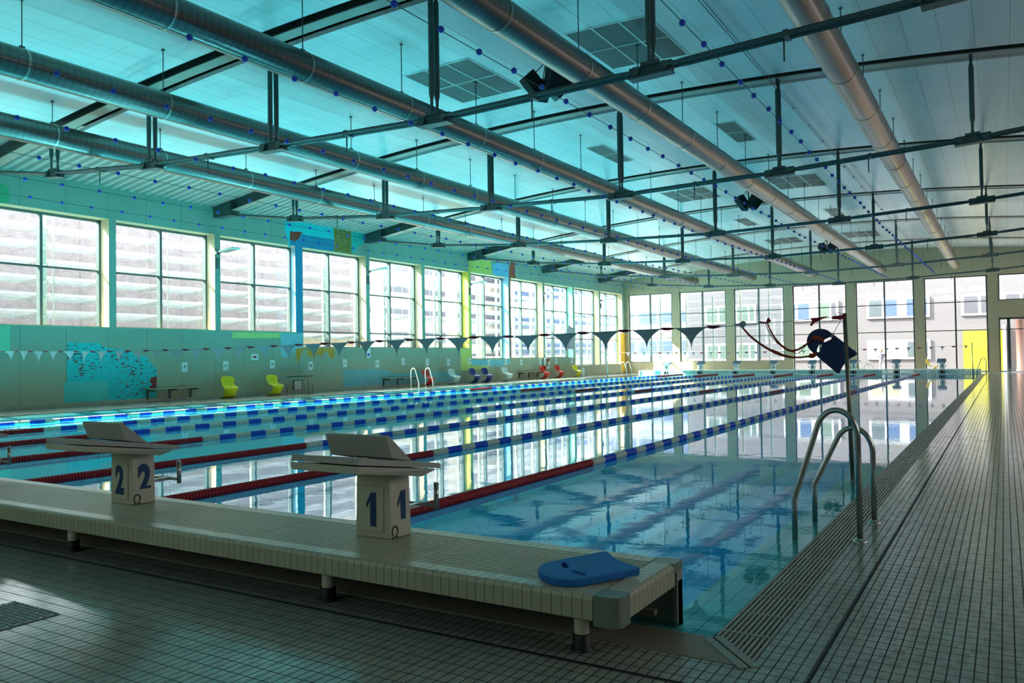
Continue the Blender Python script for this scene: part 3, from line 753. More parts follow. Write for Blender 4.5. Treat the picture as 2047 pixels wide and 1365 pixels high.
for k in range(7):
    X=-4.5-2.5*k; o=empty('lane_rope',(X,0,.028),0,names[k],'lane rope','lane ropes')
    def put(p,y):
        c=p.copy(); C.objects.link(c); c.parent=o; c.location=(0,y,0)
    m=MB(); m.tube([(0,4.1,0),(0,55.17,0)],.006,5); m.build('steel_cable',M['cable'],o)
    put(RR,4.15); y=9.28; i=0
    while y<28.5: put(RB if i%2 else RW,y); y+=.35; i+=1
    put(RR2,y); y+=1.76
    while y<49.9: put(RB if i%2 else RW,y); y+=.35; i+=1
    put(RR,y)
    m=MB(); m.tube([(0,4.105,0),(0,4.16,0)],.03,8); m.build('rope_hook',M['chrome'],o)
for p in protos: bpy.data.objects.remove(p)

# ------------------------------------------------------------------ kickboards
def capsule(cx,cy_,L,r,ang,n=7):
    pts=[]
    for s_ in (1,-1):
        for i in range(n+1):
            a=-PI/2+PI*i/n if s_>0 else PI/2+PI*i/n
            pts.append((s_*(L/2-r)+r*math.cos(a),r*math.sin(a)))
    return [(cx+x*math.cos(ang)-y*math.sin(ang),cy_+x*math.sin(ang)+y*math.cos(ang)) for x,y in pts]
def board_outline():
    # head at -x, tail at +x
    pts=[]
    R=.145
    for i in range(15):
        a=PI/2+PI*i/14; pts.append((-.105+R*1.0*math.cos(a)*.92,R*math.sin(a)))
    pts+= [(-.02,-.148),(.20,-.15)]
    for i in range(5): a=-PI/2+PI/2*i/4; pts.append((.205+.02*math.cos(a),-.13+.02*math.sin(a)))
    pts+= [(.205,-.06),(.198,0),(.205,.06)]
    for i in range(5): a=PI/2*i/4; pts.append((.205+.02*math.cos(a),.13+.02*math.sin(a)))
    pts+= [(.20,.15),(-.02,.148)]
    return pts
def kickboard(name_label,mat,mat2,th=.03):
    holes=[capsule(-.075,.064,.088,.014,1.2),capsule(-.075,-.064,.088,.014,-1.2)]
    me=plate_mesh('board',board_outline(),holes,th,.006)
    o=empty('kickboard',(0,0,0),0,name_label,'kickboard'); mesh_obj('board',me,mat,o)
    me2=plate_mesh('core',[(x*.985,y*.985) for x,y in board_outline()],[capsule(-.075,.064,.094,.017,1.2),capsule(-.075,-.064,.094,.017,-1.2)],th*.7,0)
    mesh_obj('edge_band',me2,mat2,o); return o
kb=kickboard('blue kickboard lying at the right end of the tiled platform',M['foam2'],M['foam_dark'],.036)
kb.location=(-1.765,3.555,PZ+.034); kb.rotation_euler=(math.radians(4),math.radians(-1.5),math.atan2(.43,.26))
kb2=kickboard('dark blue kickboard hanging from the flag pole by a cord',M['foam'],M['foam'],.03)
hd=Vector((1622,668)); 
def onY_(px,py,Y):
    d=rt*((px-1023.5)/F)-up*((py-682.5)/F)+fw; return Vector((0,0,H))+d*(Y/d.y)
hp=onY_(1622,668,9.42); tp=onY_(1695,727,9.42); ax=(tp-hp).normalized(); ctr=(hp+tp)/2
nrm=Vector((0,-1,0)); nrm=(nrm-ax*nrm.dot(ax)).normalized(); nrm=(nrm+Vector((.25,0,0))).normalized(); nrm=(nrm-ax*nrm.dot(ax)).normalized(); by=nrm.cross(ax)
mt=Matrix((ax,by,nrm)).transposed().to_4x4(); mt.translation=ctr; kb2.matrix_world=mt; kb2.scale=(1.12,1.0,1)
# ------------------------------------------------------------------ flag pole, flag line, straps
pt=onY_(1688,626,9.32)
o=empty('flag_pole',(-1.414,9.32,0),0,'leaning steel flag pole standing in the right pool rim','pole')
m=MB(); m.tube([(0,0,-.25),(pt.x+1.414,0,pt.z)],.021,12); m.build('pole_tube',M['pole'],o)
m=MB(); m.lathe([(.05,-.001),(.05,.006),(.03,.02),(.022,.03)],(0,0,-.03),'z',14); m.build('pole_collar',M['chrome'],o)
m=MB()
m.tube([(pt.x+1.414-.06+.03*math.cos(a*PI/6),0,pt.z-.02+.03*math.sin(a*PI/6)) for a in range(12)],.003,5,closed=True); m.build('wire_ring',M['cable'],o)
def zl(x): # height of the near flag line
    T_=[(-22.6,1.80),(-18.8,1.68),(-15.06,1.61),(-12.08,1.60),(-9.6,1.63),(-7.1,1.66),(-5.46,1.66),(-3.75,1.69),(-2.59,1.70),(-1.47,1.765)]
    for (a,b),(c,d) in zip(T_,T_[1:]):
        if a<=x<=c: return b+(d-b)*(x-a)/(c-a)
    return 1.75
o=empty('flag_line',(0,9.32,0),0,'string of grey and red bunting flags across the near lanes','bunting')
m=MB(); m.tube([(x,0,zl(x)) for x in [-22.6+.4*i for i in range(53)]+[-1.47]],.0035,5); m.build('line_cord',M['flag_grey'],o)
def flagmesh(w,h,twist):
    vs=[];N=8
    for i in range(N+1):
        f=i/N; ww=w/2*((1-f)**2.7)+.004*(1-f); y=.03*twist*math.sin(f*PI)
        xo=twist*.03*f*f
        vs+=[(-ww+xo,y-.4*ww*twist*.3,-h*f),(ww+xo,y+.4*ww*twist*.3,-h*f)]
    return vs,[(2*i,2*i+2,2*i+3,2*i+1) for i in range(N)]
x=-3.18
while x>-22.4:
    vs,fs=flagmesh(random.uniform(.35,.39),random.uniform(.26,.30),random.uniform(-1,1)); m=MB(); m.add(vs,fs,True); f_=m.build('grey_flag',M['flag_grey'],o); f_.location=(x,0,zl(x))
    x-=.562
x=-2.9
while x>-22.4:
    m=MB(); m.add([(-.11,0,0),(-.04,-.07,.012),(.04,-.07,.012),(.11,0,0),(.02,-.02,-.022),(-.03,-.03,-.022)],[(0,1,2,3),(0,5,1),(1,5,4,2),(2,4,3)]); f_=m.build('red_flag',M['flag_red'],o); f_.location=(x,0,zl(x)); x-=.562
def flat(name,pts,mat,Y=9.30,lab=None):
    q=[onY_(a/7.31+1460,b/7.31+600,Y) for a,b in pts]; m=MB(); m.add([(v.x,v.y-9.32,v.z) for v in q],[tuple(range(len(q)))]); s_=m.build(name,mat,o)
    if lab: s_['label']=lab
flat('grey_flag',[(30,350),(120,340),(180,300),(215,310),(235,340),(200,400),(160,405),(125,375),(30,358)],M['flag_grey'],9.29,'grey flag knotted around the orange strap')
flat('red_flag',[(380,330),(440,308),(520,318),(545,255),(565,260),(600,310),(545,335),(440,335)],M['flag_red'],9.29,'red flag knotted with its tip up')
flat('red_flag',[(1165,262),(1300,250),(1440,232),(1360,270),(1230,330),(1190,378),(1160,370),(1195,310)],M['flag_red'],9.29,'red flag draped with a folded tail')
flat('red_flag',[(1490,235),(1640,215),(1700,210),(1700,240),(1650,260),(1620,285),(1490,280),(1495,300),(1482,296)],M['flag_red'],9.28,'red flag bunched beside the pole')
# straps (two loops of webbing) : ribbons
def ribbon(px,w,mat,parent,Y=9.38,name='webbing',wz=0):
    pts=[onY_(a/7.31+1460,b/7.31+600,Y) for a,b in px]
    # smooth
    out=[]
    for i in range(len(pts)-1):
        p0=pts[max(i-1,0)];p1=pts[i];p2=pts[i+1];p3=pts[min(i+2,len(pts)-1)]
        for q in range(5):
            t_=q/5; out.append(.5*((2*p1)+(p2-p0)*t_+(2*p0-5*p1+4*p2-p3)*t_*t_+(3*p1-p0-3*p2+p3)*t_**3))
    out.append(pts[-1]); vs=[]
    for i,p in enumerate(out):
        d=(out[min(i+1,len(out)-1)]-out[max(i-1,0)]).normalized(); n_=Vector((-d.z,0,d.x)); ww=w*(1 if not wz else (.45+.55*math.sin(PI*i/len(out))))/2; vs+=[p+n_*ww+Vector((0,.006*math.sin(i*.5),0)),p-n_*ww]
    m=MB(); m.add(vs,[(2*i,2*i+2,2*i+3,2*i+1) for i in range(len(out)-1)],True); s_=m.build(name,mat,parent)
    so=s_.modifiers.new('t','SOLIDIFY'); so.thickness=.002; return s_
s1=empty('strap',(0,0,0),0,'rust orange strap sagging lowest, tied to the grey knotted flag','strap','orange straps')
ribbon([(185,400),(280,510),(420,625),(560,715),(700,785),(880,830),(1050,833),(1200,800)],.028,M['strap'],s1,wz=1)
ribbon([(175,405),(300,545),(480,670),(640,735),(800,800),(1000,838),(1160,822)],.010,M['strap'],s1,9.39)
ribbon([(1150,800),(1200,815),(1255,770)],.05,M['strap'],s1,9.36)
s2=empty('strap',(0,0,0),0,'rust orange strap hanging from the red knotted flag to the kickboard head','strap','orange straps')
ribbon([(535,335),(600,470),(680,590),(770,680),(880,738),(1000,715),(1110,640),(1210,545)],.026,M['strap'],s2,wz=1)
ribbon([(512,335),(560,460),(680,620),(840,720),(960,775),(1020,755),(1080,690),(1180,580)],.008,M['strap'],s2,9.39)
ribbon([(1195,545),(1280,555),(1370,595)],.05,M['strap'],s2,9.36)
c_=empty('cord',(0,0,0),0,'thin cord tying the kickboard slot to the pole top','cord')
m=MB(); a=onY_(1681,640,9.3); b=onY_(1666,666,9.38); c2=onY_(1662,674,9.37); m.tube([a,b],.003,5); m.build('thin_cord',M['cable'],c_); m=MB(); m.tube([b,c2],.012,6); m.build('cord_knot',M['flag_grey'],c_)
# far flag line
o=empty('flag_line',(0,50,0),0,'distant string of small flags crossing before the far bulkhead','bunting')
m=MB(); m.tube([(-22.9+21.5*i/30,0,1.62-.12*math.sin(PI*i/30)+.06*i/30) for i in range(31)],.006,4); m.build('line_cord',M['flag_grey'],o)
for i in range(38):
    x=-22.5+.56*i; zz=1.62-.12*math.sin(PI*(x+22.9)/21.5)+.06*(x+22.9)/21.5
    m=MB()
    if i%5 in (1,3): m.add([(-.14,0,0),(.14,0,.01),(.05,-.02,-.07),(-.06,-.02,-.08)],[(0,1,2,3)]); m.build('red_flag',M['flag_red'],o).location=(x,0,zz)
    else: m.add([(-.13,0,0),(.13,0,0),(.03,0,-.1),(0,0,-.24),(-.03,0,-.1)],[(0,1,2,3,4)]); m.build('grey_flag',M['flag_grey'],o).location=(x,0,zz)
for (x,Y,lab) in ((-1.6,54.4,'thin far flag pole standing before the yellow panel'),(-22.9,50,'thin far flag pole in front of the last left window')):
    o=empty('flag_pole',(x,Y,0),0,lab,'pole'); m=MB(); m.tube([(0,0,-.2),(.03 if x<-5 else -.02,0,1.86)],.028,8); m.build('pole_tube',M['chrome'],o)

# ------------------------------------------------------------------ ladders
def ladder(x,y0,y1,sgn,label,scale=1.0,mat=None,h2=.95):
    """sgn=-1 : pool lies toward -x"""
    o=empty('pool_ladder',(x,(y0+y1)/2,0),0,label,'pool ladder')
    mat=mat or M['chrome']
    for y,h in ((y0,.95),(y1,h2)):
        yy=y-(y0+y1)/2; rr_=.20; P=[(0,0.0),(0,h-rr_-.06)]
        for i in range(0,13):
            a=PI*i/12*.84; P.append((sgn*(.145-.145*math.cos(a)),h-rr_+rr_*math.sin(a)))
        P.append((sgn*.45,.285)); P.append((sgn*.455,.255)); P.append((sgn*.455,-.12))
        pts=[(p[0],yy,p[1]) for p in P]; m=MB(); m.tube(pts,.021,12); h=m.build('hand_rail',mat,o)
        m=MB(); m.lathe([(.052,0),(.052,.008),(.03,.022),(.022,.03)],(0,yy,0),'z',14); m.build('floor_flange',mat,h)
    for z in (-.06,): 
        m=MB(); m.box(min(sgn*.40,sgn*.50),max(sgn*.40,sgn*.50),-(y1-y0)/2,(y1-y0)/2,z-.015,z); m.build('step',mat,o)
    return o
ladder(-.925,6.33,7.08,-1,'large steel pool ladder on the right deck edge in the foreground',h2=.76)
ladder(-23.72,29.9,31.0,1,'white steel pool ladder at the left pool edge beside the red chair',1,simple('pale painted steel',(200,210,204),.35,.3))
ladder(-23.65,54.0,54.9,1,'pool ladder near the sunlit far left corner',1,bpy.data.materials['pale painted steel'])
ladder(-.95,54.9,55.6,-1,'small distant pool ladder beside the bulkhead end')

# ------------------------------------------------------------------ panton-like cantilever chairs
def chair_mesh():
    P=[(.02,.83,.13),(.012,.80,.20),(.012,.74,.235),(.03,.66,.245),(.06,.57,.225),(.10,.49,.205),(.155,.435,.21),(.24,.408,.232),(.34,.405,.245),(.42,.412,.245),(.465,.40,.24),(.487,.36,.235),(.487,.30,.225),(.468,.22,.212),(.43,.13,.205),(.375,.065,.21),(.29,.028,.225),(.18,.012,.245),(.06,.004,.255),(-.01,.0,.22)]
    m=MB(); N=10; vs=[]
    for i,(x,z,w) in enumerate(P):
        a=P[max(i-1,0)]; b=P[min(i+1,len(P)-1)]; d=Vector((b[0]-a[0],0,b[1]-a[1])).normalized(); n_=Vector((-d.z,0,d.x))
        cur=[.03,.045,.06,.06,.055,.055,.06,.05,.03,.01,-.01,-.03,-.055,-.075,-.09,-.085,-.06,-.03,-.01,0][i]
        for k in range(N+1):
            v=2*k/N-1; off=n_*(cur*(v*v))*(-1 if i<11 else -1)*-1
            vs.append(((x+off.x)*1.2,v*w*1.1,max(0,z+off.z)))
    n=N+1; fs=[(i*n+k,(i+1)*n+k,(i+1)*n+k+1,i*n+k+1) for i in range(len(P)-1) for k in range(N)]
    m.add(vs,fs,True); return m
cm=chair_mesh(); c0=cm.build('moulded_chair',M['ychair']); so=c0.modifiers.new('s','SOLIDIFY'); so.thickness=.018; so.offset=0; sb=c0.modifiers.new('sub','SUBSURF'); sb.levels=1; sb.render_levels=1
chairs=[('ychair',20.87,-.4,'yellow moulded cantilever chair nearest, right of the fish mural bench'),('ychair',23.03,-.15,'yellow moulded cantilever chair next to the small table'),('rchair',33.2,-.1,'red moulded chair behind the left pool ladder'),('wchair',35.49,-.15,'white moulded chair between the red chair and the blue pair'),('bchair',37.46,-.15,'dark blue moulded chair, left one of the blue pair'),('bchair',38.74,-.2,'dark blue moulded chair, right one of the blue pair'),('wchair',40.92,-.25,'white moulded chair right of the blue pair'),('rchair',45.46,-.2,'red moulded chair under the lifebuoy'),('rchair',47.51,-.2,'red moulded chair right of the lifebuoy'),('ychair',50.09,-.2,'small yellow moulded chair last along the left wall')]
for i,(cn,y,rz,lab) in enumerate(chairs):
    c=c0 if i==0 else c0.copy()
    if i: C.objects.link(c); c.data=c0.data.copy(); c.data.materials[0]=M[cn]
    c.location=(-25.5,y,0); c.rotation_euler=(0,0,rz); tag(c,lab,'chair','moulded chairs on the pool deck')
c=c0.copy(); C.objects.link(c); c.data=c0.data.copy(); c.data.materials[0]=M['ychair']; c.location=(-4.3,57.6,.0); c.rotation_euler=(0,0,-.25); c.scale=(1.08,1.08,1.08); tag(c,'yellow moulded chair behind the far bulkhead beside block 1','chair','moulded chairs on the pool deck')
# ------------------------------------------------------------------ wall benches
for (a,b,lab) in ((17.54,19.75,'slatted wall bench under the turquoise fish mural'),(30.2,32.85,'slatted wall bench on the blue painted strip left of the red chair'),(43.1,45.95,'slatted wall bench left of the lifebuoy')):
    o=empty('wall_bench',(XW,(a+b)/2,0),0,lab,'bench','slatted wall benches'); L=(b-a)/2
    for s_ in range(4):
        m=MB(); m.box(.06+.095*s_,.14+.095*s_,-L,L,.435,.47); m.build('seat_slat',M['timber'],o,bevel=.006)
    for s_ in (-.8,0,.8):
        m=MB(); m.box(0,.42,s_*L-.03,s_*L+.03,.375,.435); m.box(0,.06,s_*L-.03,s_*L+.03,.08,.42); m.build('bracket',M['steel'],o)
# small table
o=empty('side_table',(-25.2,24.58,0),0,'thin glass topped table on four metal legs against the left wall','table')
m=MB(); pts=[(-.42,-.78)]+[(-.42+.80*math.sin(a),-.78*math.cos(a)) for a in [PI*i/14 for i in range(1,14)]]+[(-.42,.78)]
m.prism(pts,'z',.735,.735); m.build('table_top',simple('green glass top',(70,96,86),.15),o)
for (x,y) in ((.26,-.22),(.26,.22),(-.36,-.62),(-.36,.62)):
    m=MB(); m.tube([(x,y,0),(x,y,.68),(x*.9,y*.9,.73)],.016,8); m.build('leg',M['chrome'],o)
m=MB(); m.tube([(-.36,-.6,.715),(.26,0,.715),(-.36,.6,.715)],.014,6); m.build('top_frame',M['steel'],o)
m=MB(); m.box(XW,XW+.03,24.60,25.12,.12,.56); o=m.build('wall_box',M['steel']); tag(o,'framed white panel low on the wall under the small table','panel')
m=MB(); m.box(XW+.03,XW+.035,24.66,25.06,.14,.52); m.build('panel_face',M['white'],o)
# ------------------------------------------------------------------ signs on the left wall
LT='PONMLKJIHGFEDCBA'; LY=[19.28,21.13,23.47,25.64,27.78,30.03,32.01,33.99,35.87,37.90,39.92,41.82,43.66,46.09,48.30,50.59]; LZ=[1.20,1.22,1.25,1.15,1.24,1.18,1.26,1.21,1.18,1.22,1.10,1.11,1.08,1.10,1.10,1.11]
for l,y,z in zip(LT,LY,LZ):
    m=MB(); m.box(XW,XW+.012,y-.125,y+.125,z-.18,z+.18); o=m.build('letter_sign',M['paper']); tag(o,'white paper sign with the letter %s on the left wall'%l,'sign','white letter signs')
    text_obj('letter',l,.15,M['black_ink'],o,(XW+.0135,y,z+.01),(PI/2,0,PI/2),1,.003)
m=MB(); m.box(XW,XW+.012,22.38,22.73,1.43,1.68); o=m.build('arrow_sign',M['paper']); tag(o,'white sign with a red arrow pointing right','sign')
m=MB(); m.prism([(22.44,1.525),(22.56,1.525),(22.56,1.49),(22.67,1.555),(22.56,1.62),(22.56,1.585),(22.44,1.585)],'x',XW+.0125,XW+.015); m.build('arrow',simple('crimson print',(150,20,50),.5),o)
m=MB(); m.box(XW,XW+.012,29.28,29.53,1.46,1.93); o=m.build('notice_sign',M['paper']); tag(o,'white notice with a blue round mark above letter K','sign')
m=MB(); m.lathe([(0,.0125),(.08,.0125),(.08,.015),(0,.015)],(XW,29.4,1.62),'x',16,False); m.build('blue_mark',M['blue'],o)
m=MB(); m.box(XW,XW+.012,46.6,46.9,1.60,1.88); o=m.build('notice_sign',M['paper']); tag(o,'small white notice above the lifebuoy','sign')
m=MB(); m.box(XW+.0125,XW+.014,46.68,46.82,1.72,1.78); m.build('notice_mark',M['black_ink'],o)
# lifebuoy
o=empty('lifebuoy',(XW+.09,46.78,.99),0,'white and red lifebuoy hanging on the left wall','lifebuoy')
R_=.31
for q in range(8):
    m=MB(); a0=q*PI/4+PI/8; m.tube([(0,R_*math.cos(a0+PI/4*i/6),R_*math.sin(a0+PI/4*i/6)*1.15) for i in range(7)],.075,10); m.build('ring_segment',M['rchair'] if q in (0,4) else M['white'],o)
# small dark box on wall near second red chair
m=MB(); m.box(XW,XW+.1,48.5,48.9,.5,.85); tag(m.build('wall_socket_box',M['timber']),'small brown box on the wall behind the red chair','box')
m=MB(); m.box(-24.85,-24.83,50.15,50.45,.0,.62); tag(m.build('paper_card',M['paper']),'white paper card standing before the last yellow chair','sign')
# ------------------------------------------------------------------ flood lamps on the piers
for k,y in enumerate((20.75,29.42,38.03,46.68,55.5)):
    o=empty('flood_lamp',(XW,y,5.58),0,['flat white flood lamp on the pier between second and third window','flat white flood lamp on the pier right of the ochre mural','flat white flood lamp on the yellow pier','flat white flood lamp on the pier before the mint reveal','flat white flood lamp on the last pier near the corner'][k],'wall lamp','flood lamps on the window piers')
    m=MB(); m.box(0,.10,-.09,.09,-.06,.06); m.box(0,.03,-.1,.1,-.6,-.2); m.tube([(.1,-.05,0),(.35,-.05,.03)],.022,8); m.tube([(.1,.05,0),(.35,.05,.03)],.022,8); m.build('lamp_arm',M['alu'],o)
    m=MB(); m.rbox((.72,0,.06),(.80,.36,.07),(0,-.09,0)); h=m.build('lamp_head',M['paper'],o,bevel=.015)
    m=MB(); m.rbox((.72,0,.018),(.66,.28,.012),(0,-.09,0)); m.build('lamp_glass',M['louvre'],h)

# ------------------------------------------------------------------ painted murals
def rag(pts,amp=.05,n=7):
    out=[]
    for i,(a,b) in enumerate(pts):
        c=pts[(i+1)%len(pts)]; L=math.hypot(c[0]-a,c[1]-b)
        out.append((a,b)); k=max(0,int(L/.16))
        for q in range(1,k):
            f=q/k; out.append((a+(c[0]-a)*f+random.uniform(-amp,amp),b+(c[1]-b)*f+random.uniform(-amp,amp)))
    return out
def mural(pts,mat,label,amp=0.0,dx=.004,name='painted_mural'):
    p=rag(pts,amp) if amp else pts
    m=MB(); m.add([(XW+dx,y,z) for y,z in p],[tuple(range(len(p)))]); o=m.build(name,mat); tag(o,label,'mural','painted patches on the left wall'); 
    b=o.data
    import bmesh; bm=bmesh.new(); bm.from_mesh(b); bmesh.ops.triangulate(bm,faces=bm.faces); bm.to_mesh(b); bm.free()
    return o
t=NT('turquoise paint with red flecks'); P,x,y,z=t.pos(); n=t.noise(P,1.0,3,.6,(1,5.5,22)); big=t.noise(P,1.1,2,.5)
f=t.math('GREATER_THAN',t.math('ADD',n,t.math('MULTIPLY',big,.28)),.735); n5=t.noise(P,1.0,2,.5,(1,9,30))
c=t.mix(t.noise(P,.8,2),lin((10,206,206)),lin((6,186,190))); c=t.mix(f,c,t.mix(t.math('GREATER_THAN',n5,.5),lin((120,44,40)),lin((70,60,60)))); t.col(c); t.rough(.6); M['fleck']=t.m
mural([(14.89,2.08),(15.95,2.07),(16.15,1.93),(16.75,1.86),(17.2,1.76),(17.25,1.65),(17.75,1.6),(17.85,1.42),(18.13,1.18),(18.13,.13),(14.89,.13)],M['fleck'],'turquoise mural patch with small red flecks above the first bench',.012)
mural([(17.9,.86),(18.125,.90),(18.125,.40),(17.8,.52),(17.95,.62),(17.85,.7)],paint('brick red paint',(130,50,44)),'brick red blot at the edge of the turquoise mural',.03,.006)
mural([(14.79,.13),(14.79,.78),(16.2,.80),(16.35,.6),(16.3,.3),(16.5,.13)],paint('pale teal paint',(80,200,190)),'pale teal patch low left of the turquoise mural',0,.006)
mural([(24.29,7.45),(27.18,7.45),(27.15,6.84),(24.52,6.82),(24.51,6.13),(24.40,6.25),(24.34,6.6),(24.22,6.9)],paint('cyan paint',(0,200,206)),'bright cyan paint band above the fourth window',.04)
mural([(24.52,6.82),(27.15,6.84),(27.16,6.31),(25.21,6.30),(25.19,2.55),(25.1,2.2),(24.80,2.45),(24.79,6.3),(24.52,6.3)],paint('deep blue paint',(0,140,178)),'deep blue paint around the pier left of the fourth window',.0)
mural([(24.53,6.92),(25.25,6.92),(25.1,6.8),(25.0,6.62),(24.85,6.55),(24.75,6.45),(24.66,6.55),(24.53,6.48)],paint('rust paint',(150,62,40)),'rust red ragged blot above the deep blue pier',.03,.008)
t=NT('ochre paint with pale swirls'); P,x,y,z=t.pos(); n=t.noise(P,2.2,3,.6,(1,2.2,1)); f=t.math('LESS_THAN',t.math('ABSOLUTE',t.math('ADD',n,-.5)),.012); c=t.mix(f,t.mix(t.noise(P,1),lin((150,128,44)),lin((128,110,40))),lin((150,170,140))); t.col(c); t.rough(.6); M['ochre']=t.m
mural([(27.17,7.45),(28.3,7.45),(28.3,6.31),(27.17,6.31)],M['ochre'],'ochre panel with pale swirls at the top of the left wall',0,.006)
mural([(28.3,7.45),(29.2,7.45),(29.15,6.9),(28.8,6.75),(28.5,6.4),(28.3,6.45)],paint('sea green paint',(30,180,170)),'sea green paint right of the ochre panel',.04)
mural([(24.75,1.83),(24.80,1.55),(24.95,1.25),(25.05,1.6),(25.2,1.83),(25.5,1.9),(25.4,1.6),(25.8,1.5),(26.0,1.62),(26.4,1.6),(26.45,1.8),(26.6,1.8),(26.9,1.45),(27.1,1.5),(27.12,1.92),(24.9,1.92)],paint('orange ochre paint',(206,148,44)),'orange ochre ragged patch under the fourth window',.015,.007)
mural([(23.92,2.55),(25.19,2.55),(25.19,1.93),(25.0,1.6),(24.6,1.75),(24.2,1.5),(23.95,1.6)],paint('light blue paint',(130,190,200)),'light blue paint below the third window',.02,.005)
mural([(21.45,2.55),(23.92,2.55),(23.92,2.34),(21.45,2.30)],paint('pale lime paint',(186,212,130)),'pale lime strip under the third window sill',.01)
mural([(27.67,.13),(27.67,.92),(29.6,.95),(30.6,.88),(31.4,.68),(33.0,.72),(34.4,.68),(36.0,.66),(36.88,.55),(36.88,.13)],paint('washed blue paint',(116,182,190)),'washed blue strip low on the wall behind the second bench',.03)
mural([(37.05,.70),(37.05,1.92),(37.9,1.92),(37.9,7.45),(40.3,7.2),(40.45,6.32),(38.12,6.30),(38.12,1.0),(39.9,.9),(39.9,.72)],paint('yellow green paint',(206,214,112)),'yellow green paint around the pier before the seventh window',0)
mural([(40.45,7.0),(42.2,7.1),(42.3,6.30),(40.45,6.32)],paint('sky blue paint',(110,190,226)),'sky blue patch above the seventh window',.04,.006)
mural([(42.58,7.45),(43.06,7.45),(43.08,6.31),(42.5,6.3),(42.42,4.2),(42.5,3.0),(42.44,1.4),(42.36,1.4),(42.36,3.0),(42.3,4.0),(42.36,6.4),(42.42,6.9)],paint('brick paint',(160,74,52)),'brick red streak running down the eighth window pier',.02,.008)
mural([(38.12,1.30),(42.4,1.30),(42.3,1.0),(41.0,.86),(39.9,.9),(38.12,.98)],paint('aqua paint',(116,196,206)),'aqua paint under the seventh window',.02,.006)
mural([(12.2,2.57),(13.14,2.57),(13.14,1.75),(13.0,1.72),(12.8,1.78),(12.2,1.6)],paint('mint paint',(120,204,164)),'mint green patch at the left frame edge below the first window',0)
mural([(12.2,6.31),(13.11,6.31),(13.11,6.8),(12.95,6.9),(12.2,7.0)],paint('leaf green paint',(70,170,120)),'leaf green patch at the left frame edge above the first window',.02)
mural([(49.6,2.6),(50.2,3.6),(50.9,3.4),(51.0,1.9),(49.6,1.9)],paint('mauve speckled paint',(176,160,166)),'mauve speckled patch on the ninth pier',.05)
mural([(59.05,.75),(59.05,3.2),(59.98,3.2),(59.98,.13),(59.0,.13)],paint('orange yellow paint',(244,190,60)),'orange yellow paint in the far left corner',0)

_lin=lin
def lin(c): q=_lin(c); return (q[0]*EXTF,q[1]*EXTF,q[2]*EXTF,1)
# ------------------------------------------------------------------ outside
m=MB()
for q in ((-120,XW-.46,-40,160),(XR+.4,80,-40,160),(XW-.46,XR+.4,YE+.45,160),(XW-.46,XR+.4,-40,YF-.4)): quad(m,*q,-.16)
m2=struct(m,'ground',simple('pale paving',(255,252,246),.8))
# stone retaining wall to the left
t=NT('rough stone wall'); P,x,y,z=t.pos(); n=t.noise(P,3,5,.7); b=t.line(y,1.6,.05,0); c=t.mix(n,lin((140,126,130)),lin((206,190,192))); c=t.mix(t.math('MULTIPLY',b,.5),c,lin((110,100,104))); c=t.mix(t.math('LESS_THAN',z,2.6),c,t.mix(n,lin((196,166,130)),lin((226,204,172)))); t.col(c); t.rough(.9); t.bump(n,.1,.8)
m=MB(); m.box(-33.2,-32.4,-2,36.5,-.2,7.5); tag(m.build('retaining_wall',t.m),'rough grey stone wall outside the first left windows','wall')
def facade(name,axis,fixed,a0,a1,z0,z1,wins,wallm,label,framem,panem,depth=.25,face=1,winname='window'):
    o=empty(name,(0,0,0),0,label,'building')
    m=MB()
    if axis=='x': m.box(a0,a1,fixed,fixed+8,z0,z1)
    else: m.box(fixed-8,fixed,a0,a1,z0,z1)
    m.build('wall',wallm,o)
    for (p0,p1,q0,q1,panes) in wins:
        m=MB()
        if axis=='x': m.box(p0,p1,fixed-.12,fixed+.05,q0,q1)
        else: m.box(fixed-.05,fixed+.12,p0,p1,q0,q1)
        f=m.build(winname,framem,o)
        for (c0,c1,pm) in panes:
            m=MB()
            if axis=='x': m.box(c0,c1,fixed-.135,fixed-.12,q0+.17,q1-.17)
            else: m.box(fixed+.12,fixed+.135,c0,c1,q0+.15,q1-.15)
            m.build('pane',pm,f)
    return o
t=NT('pink grey facade board'); P,x,y,z=t.pos(); g=t.math('MAXIMUM',t.line(x,2.25,.03,-9.4),t.line(z,1.75,.03,5.75)); c=t.mix(t.noise(P,.7,3),lin((132,124,129)),lin((138,131,134))); c=t.mix(t.math('MULTIPLY',g,.35),c,lin((118,110,116))); t.col(c); t.rough(.7); fac=t.m
pg=simple('grey curtain pane',(120,130,136),.2); pb=simple('blue reflecting pane',(112,134,178),.2); pd=simple('dark pane',(122,120,130),.3); pc=simple('cream blind pane',(206,200,176),.4); pw=simple('white window frame',(236,238,242),.5); pgr=simple('green reflecting pane',(134,152,140),.25)
wins=[]
for k,xl in enumerate((-9.35,-15.95,-22.55,-2.75)):
    for row,(q0,q1) in enumerate(((4.05,5.68),(.82,2.34))):
        s=[[pg,pb,pb,pb],[pc,pc,pg,pg]][row] if k==0 else ([pb,pb,pgr,pd],[pgr,pgr,pgr,pgr])[row] if k==1 else [pgr]*4 if k==2 else [pd,pd,pd,pd]
        if k==3 and row==1: continue
        wins.append((xl,xl+4.5,q0,q1,[(xl+.2,xl+1.12,s[0]),(xl+1.32,xl+2.2,s[1]),(xl+2.9,xl+3.78,s[2]),(xl+3.95,xl+4.3,s[3])]))
B=facade('neighbour_building','x',70,-24.2,30,-.2,14,wins,fac,'pinkish grey apartment facade with white framed windows beyond the end glazing',pw,pb)
